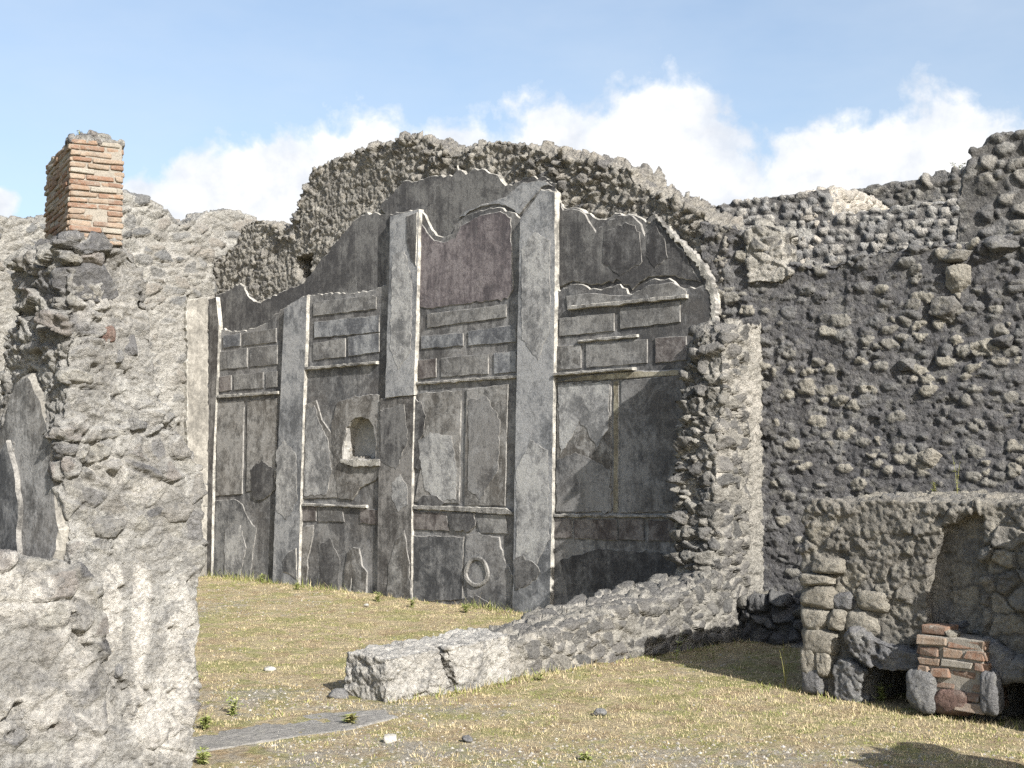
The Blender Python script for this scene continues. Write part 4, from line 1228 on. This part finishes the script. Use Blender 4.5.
for i, (cx, cy, s, mt, lab) in enumerate([(338, 698, .07, 'stoneB', 'dark fist sized stone by the corner of the whitewashed block'), (270, 671, .045, 'core', 'small pale stone in the grass left of the whitewashed block'),
                                          (366, 606, .03, 'core', 'tiny pale stone in the grass near the foot of the pilaster'), (600, 714, .04, 'stoneB', 'small grey stone on the gravel in the foreground'),
                                          (390, 741, .045, 'core', 'pale pebble on the gravel in front of the threshold slab'), (468, 741, .035, 'stoneB', 'grey pebble on the foreground gravel right of the threshold slab')]):
    x, y = px_g(cx, cy)
    o = boulder('loose_stone', x, y, s * .3, s, s * .8, s * .6, M[mt], None, 150 + i, local_frame=False, res=12, rough=.2, loc=(x, y, 0))
    tag(o, lab, 'stone', 'loose stones on the ground')

# ================================================================== GRASS, GRAVEL, WEEDS
rs = np.random.RandomState(3)


def free_ground(x, y):
    u = (x - O[0]) * E[0] + (y - O[1]) * E[1]
    w = (x - O[0]) * N[0] + (y - O[1]) * N[1]
    ok = (w > .1) & (u > UL + .06)
    ok &= ~((u > UP0 - .02) & (u < UP1 + .02) & (w < endw + .05))
    ok &= ~((u > UB - .02) & (w < WB + .04) & ~((w > WB - .5)))
    ok &= ~((u > UB - .02) & (w < WB + .04) & (rs.rand(len(x)) < .85))
    ok &= ~((u > UF - .5) & (u < UF + .05) & (w > WC - 1.2))
    # threshold slab
    tx = np.array([p[0] for p in th]); ty = np.array([p[1] for p in th])
    ins = np.zeros(len(x), bool)
    j = len(tx) - 1
    for i in range(len(tx)):
        c = ((ty[i] > y) != (ty[j] > y)) & (x < (tx[j] - tx[i]) * (y - ty[i]) / (ty[j] - ty[i] + 1e-12) + tx[i])
        ins ^= c
        j = i
    return ok & ~ins


def scatter(n, y0, y1, spread):
    # denser near the camera in step with how large the ground shows
    t = rs.rand(n)
    y = 1 / (1 / y0 + t * (1 / y1 - 1 / y0))
    y = np.where(rs.rand(n) < .5, y, y0 + (y1 - y0) * rs.rand(n))
    x = (rs.rand(n) * 2 - 1) * spread * y
    return x, y


xa, ya = scatter(300000, 6.2, 18.5, .46)
# clumps
xc, yc = scatter(24000, 6.2, 18.5, .46)
gc = gravel_amount(xc, yc)
wc_ = (xc - O[0]) * N[0] + (yc - O[1]) * N[1]
kc = rs.rand(len(xc)) < np.clip(.95 - 1.25 * gc + 1.0 * np.exp(-np.clip(wc_ - .1, 0, 9) / .3), .04, 1)
xc, yc = xc[kc], yc[kc]
nb = rs.randint(6, 26, len(xc))
rc_ = np.repeat(.012 + .035 * rs.rand(len(xc)), nb)
xb = np.repeat(xc, nb) + rc_ * rs.normal(size=nb.sum())
yb = np.repeat(yc, nb) + rc_ * rs.normal(size=nb.sum())
cl_tone = np.repeat(np.where(rs.rand(len(xc)) < .30, .70 + .3 * rs.rand(len(xc)), .1 + .5 * rs.rand(len(xc))), nb)
cl_h = np.repeat(.7 + 1.1 * rs.rand(len(xc)) ** 2, nb)
ne = 5200
ue_ = UL + .1 + rs.rand(ne) * (UP0 - UL - .2)
we_ = .12 + rs.exponential(.07, ne)
up_ = np.full(ne // 2, UP1 + .06) + rs.exponential(.05, ne // 2)
wp_ = rs.rand(ne // 2) * endw
uh_ = UB + rs.rand(ne // 2) * 2.2
wh_ = WB + .05 + rs.exponential(.07, ne // 2)
ul_ = np.concatenate([ue_, up_, uh_]); wl_ = np.concatenate([we_, wp_, wh_])
tuft = fbm(np.stack([ul_ * 2.3, wl_, 0 * ul_], 1) + 7, 3, 87)
kk = rs.rand(len(ul_)) < np.clip(.35 + tuft * 3.2, 0, 1)
ul_, wl_, tuft = ul_[kk], wl_[kk], tuft[kk]
xe = O[0] + ul_ * E[0] + wl_ * N[0]
ye = O[1] + ul_ * E[1] + wl_ * N[1]
xb = np.concatenate([xb, xe]); yb = np.concatenate([yb, ye])
cl_tone = np.concatenate([cl_tone, np.where(rs.rand(len(xe)) < .75, .72 + .28 * rs.rand(len(xe)), .5 * rs.rand(len(xe)))])
cl_h = np.concatenate([cl_h, 1.6 + 3.0 * rs.rand(len(xe)) * np.clip(.5 + tuft * 2, .2, 1)])
x = np.concatenate([xa, xb]); y = np.concatenate([ya, yb])
isc = np.concatenate([np.zeros(len(xa), bool), np.ones(len(xb), bool)])
ct = np.concatenate([np.zeros(len(xa)), cl_tone]); ch_ = np.concatenate([np.full(len(xa), .6), cl_h])
P = np.stack([x, y, np.zeros_like(x)], 1)
g = gravel_amount(x, y)
dn = np.where(isc, 1, np.clip(.85 - 1.4 * g + fbm(P * 3, 3, 81) * 1.6 + fbm(P * 11, 2, 82) * 1.6, 0.03, 1))
keep = free_ground(x, y) & (rs.rand(len(x)) < dn)
x, y, P, isc, ct, ch_ = x[keep], y[keep], P[keep], isc[keep], ct[keep], ch_[keep]
n = len(x)
uu = (x - O[0]) * E[0] + (y - O[1]) * E[1]
ww = (x - O[0]) * N[0] + (y - O[1]) * N[1]
edge = np.exp(-np.clip(ww - .1, 0, 9) / .22) + np.exp(-np.abs(uu - UP1) / .12) * .4 + np.exp(-np.abs(ww - WB - .05) / .2) * (uu > UB - .3) * .8
grn = np.clip(.42 + .25 * np.exp(-np.clip(ww - .1, 0, 50) / 1.2) + fbm(P * 1.1, 3, 83) * 1.2 + fbm(P * 4, 3, 84) * 1.8, 0, 1)
tone = np.where(isc, np.where((ct > .65) & (edge < .5) & (rs.rand(n) > grn + .35), .4, ct), rs.rand(n) * .6 + .40 * (rs.rand(n) < .55 * sstep(.45, .75, grn) + .5 * np.clip(edge, 0, 1)))
tone = np.clip(tone + rs.normal(size=n) * .06, 0, 1)
hh = (.004 + .015 * rs.rand(n) ** 2) * ch_ * (1 + 1.6 * np.clip(edge, 0, 1))
an = rs.rand(n) * 2 * math.pi
le = rs.rand(n) * 1.7
wd = .0016 + .0022 * rs.rand(n)
z = ground_z(x, y) - .003
v0 = np.stack([x - np.sin(an) * wd, y + np.cos(an) * wd, z], 1)
v1 = np.stack([x + np.sin(an) * wd, y - np.cos(an) * wd, z], 1)
v2 = np.stack([x + np.cos(an) * hh * le, y + np.sin(an) * hh * le, z + hh], 1)
GVt = np.stack([v0, v1, v2], 1).reshape(-1, 3)
grass = fast_mesh('grass', GVt, np.arange(len(GVt)).reshape(-1, 3), 3, [M['blade']], None, (0, 0, 0), {'stone': np.repeat(tone, 3)}, smooth=False)
tag(grass, 'short dry grass with green tufts over the ground of the ruin', 'grass', kind='stuff')

# gravel chips
x, y = scatter(70000, 6.2, 17, .46)
g = gravel_amount(x, y)
keep = free_ground(x, y) & (rs.rand(len(x)) < np.clip(1.7 * g - .25, .03, 1))
x, y = x[keep], y[keep]
n = len(x)
r = .003 + .011 * rs.rand(n) ** 3.0
oc = np.array([[1, 0, 0], [-1, 0, 0], [0, 1, 0], [0, -1, 0], [0, 0, .7], [0, 0, -.4]], float)
VV = oc[None] * (r[:, None, None] * (.7 + .6 * rs.rand(n, 6, 1)))
an = rs.rand(n) * 6.28
c, s = np.cos(an)[:, None], np.sin(an)[:, None]
VV = np.stack([VV[..., 0] * c - VV[..., 1] * s, VV[..., 0] * s + VV[..., 1] * c, VV[..., 2]], -1)
VV += np.stack([x, y, ground_z(x, y)], 1)[:, None, :]
fc = np.array([[0, 2, 4], [2, 1, 4], [1, 3, 4], [3, 0, 4], [2, 0, 5], [1, 2, 5], [3, 1, 5], [0, 3, 5]])
ID = (fc[None] + (np.arange(n) * 6)[:, None, None]).reshape(-1, 3)
gravel = fast_mesh('gravel', VV.reshape(-1, 3), ID, 3, [M['pebble']], None, (0, 0, 0), {'stone': np.repeat(rs.rand(n), 6)}, smooth=False)
tag(gravel, 'scattered grey and pale gravel chips on the bare ground', 'gravel', kind='stuff')


def weed(name, label, cat, x, y, z, height, stems, leaf, seed, mat='leaf', spread=.5, leaves=9, group=None):
    rng = random.Random(seed)
    V, Fc, st = [], [], []
    for s in range(stems):
        a = rng.uniform(0, 6.28)
        h = height * rng.uniform(.55, 1.0)
        lean = rng.uniform(.05, spread) * h
        pts = []
        for i in range(6):
            t = i / 5
            pts.append(Vector((math.cos(a) * lean * t * t, math.sin(a) * lean * t * t, h * t)))
        rad = max(.0018, height * .008)
        k = len(V)
        for i, p in enumerate(pts):
            for j in range(3):
                b = j * 2.094
                rr = rad * (1 - .7 * i / 5)
                V.append((x + p.x + rr * math.cos(b), y + p.y + rr * math.sin(b), z + p.z)); st.append(.35)
        for i in range(5):
            for j in range(3):
                Fc.append((k + i * 3 + j, k + i * 3 + (j + 1) % 3, k + i * 3 + 3 + (j + 1) % 3, k + i * 3 + 3 + j))
        for q in range(leaves):
            t = rng.uniform(.05, 1) ** .8
            p = pts[min(5, int(t * 5))]
            b = rng.uniform(0, 6.28)
            L = leaf * rng.uniform(.6, 1.25)
            wd = L * .17
            up = rng.uniform(-.1, .8)
            d = Vector((math.cos(b), math.sin(b), up)).normalized()
            sd = Vector((-math.sin(b), math.cos(b), rng.uniform(-.4, .4)))
            k = len(V)
            tone = rng.random()
            o = Vector((x, y, z)) + p
            for v in (o, o + d * L * .45 + sd * wd, o + d * L + Vector((0, 0, -L * .15)), o + d * L * .45 - sd * wd):
                V.append(tuple(v)); st.append(tone)
            Fc.append((k, k + 1, k + 2, k + 3))
    o = mesh_obj(name, V, Fc, [M[mat]], None, (x, y, z), attrs={'stone': st}, smooth=False)
    return tag(o, label, cat, 'weeds growing in the ruin')


def gz(x, y):
    return float(ground_z(np.array([x]), np.array([y]))[0]) - .01


for i, (cx, cy, h, ns, lf, lab, mt) in enumerate([
        (224, 577, .12, 11, .035, 'leafy weed at the foot of the painted wall beside the narrow corner pilaster', 'leaf'),
        (262, 583, .14, 13, .04, 'leafy weed at the foot of the painted wall left of the second pilaster', 'leaf'),
        (297, 590, .10, 11, .04, 'low weed at the foot of the second pilaster from the left', 'leaf'),
        (378, 601, .13, 12, .04, 'weed tuft against the dark lower length of the middle pilaster', 'leaf'),
        (412, 606, .12, 12, .04, 'weed at the right edge of the middle pilaster foot', 'leaf'),
        (466, 612, .12, 11, .04, 'weed under the pale ring mark in the dado', 'leaf'),
        (676, 662, .30, 2, .04, 'thin upright weed in the shade where the low wall meets the corner', 'leaf'),
        (714, 664, .22, 3, .03, 'dry stalks in the dark corner left of the hearth', 'dryweed'),
        (785, 690, .38, 4, .03, 'tall dry stalks beside the corner stones of the hearth', 'dryweed'),
        (882, 700, .14, 13, .04, 'green weed growing in the first hearth opening', 'leaf'),
        (1006, 706, .18, 14, .04, 'green weed in front of the right hearth opening', 'leaf'),
        (205, 731, .14, 14, .04, 'bright weed where the threshold slab meets the near pier', 'leaf'),
        (233, 716, .13, 13, .04, 'weed tuft on the grass above the threshold slab', 'leaf'),
        (203, 762, .12, 15, .04, 'bright green weed at the foot of the near pier', 'leaf'),
        (585, 757, .06, 7, .04, 'small green weed alone on the foreground gravel', 'leaf'),
        (540, 682, .09, 5, .04, 'small weed at the foot of the low wall', 'leaf'),
        (352, 724, .09, 8, .06, 'dry tuft beside the right end of the threshold slab', 'dryweed')]):
    x, y = px_g(cx, cy)
    weed('weed', lab, 'plant', x, y, gz(x, y), h, ns, lf, 200 + i, mt, spread=.6, leaves=8)
for (cx, cy, h, ns, seed, lab) in [(957, 487, .32, 2, 301, 'tall thin yellow green stalk on top of the hearth'), (934, 487, .12, 5, 302, 'short weed on top of the hearth near the pale squared stone')]:
    u, z = px_w(cx, cy + 2, WB - 1.0)
    p = to_world(u, WB - 1.0, ztop - .01)
    weed('weed', lab, 'plant', p.x, p.y, p.z, h, ns, .025, seed, 'dryweed', spread=.15, leaves=22)
u, z = px_w(952, 170, wT - .3)
p = to_world(px_w(953, 172, wD)[0], wD - .2, px_w(953, 172, wD)[1] - .05)
weed('weed', 'small dry bush on the crest of the far wall', 'plant', p.x, p.y, p.z, .28, 9, .05, 305, 'dryweed', spread=.7, leaves=14)
p = to_world(UF - .17, w_b - .1, z_b + .03)
weed('weed', 'tiny dark tuft on top of the brick pillar', 'plant', p.x, p.y, p.z, .05, 4, .02, 306, 'dryweed', spread=.4, leaves=6)
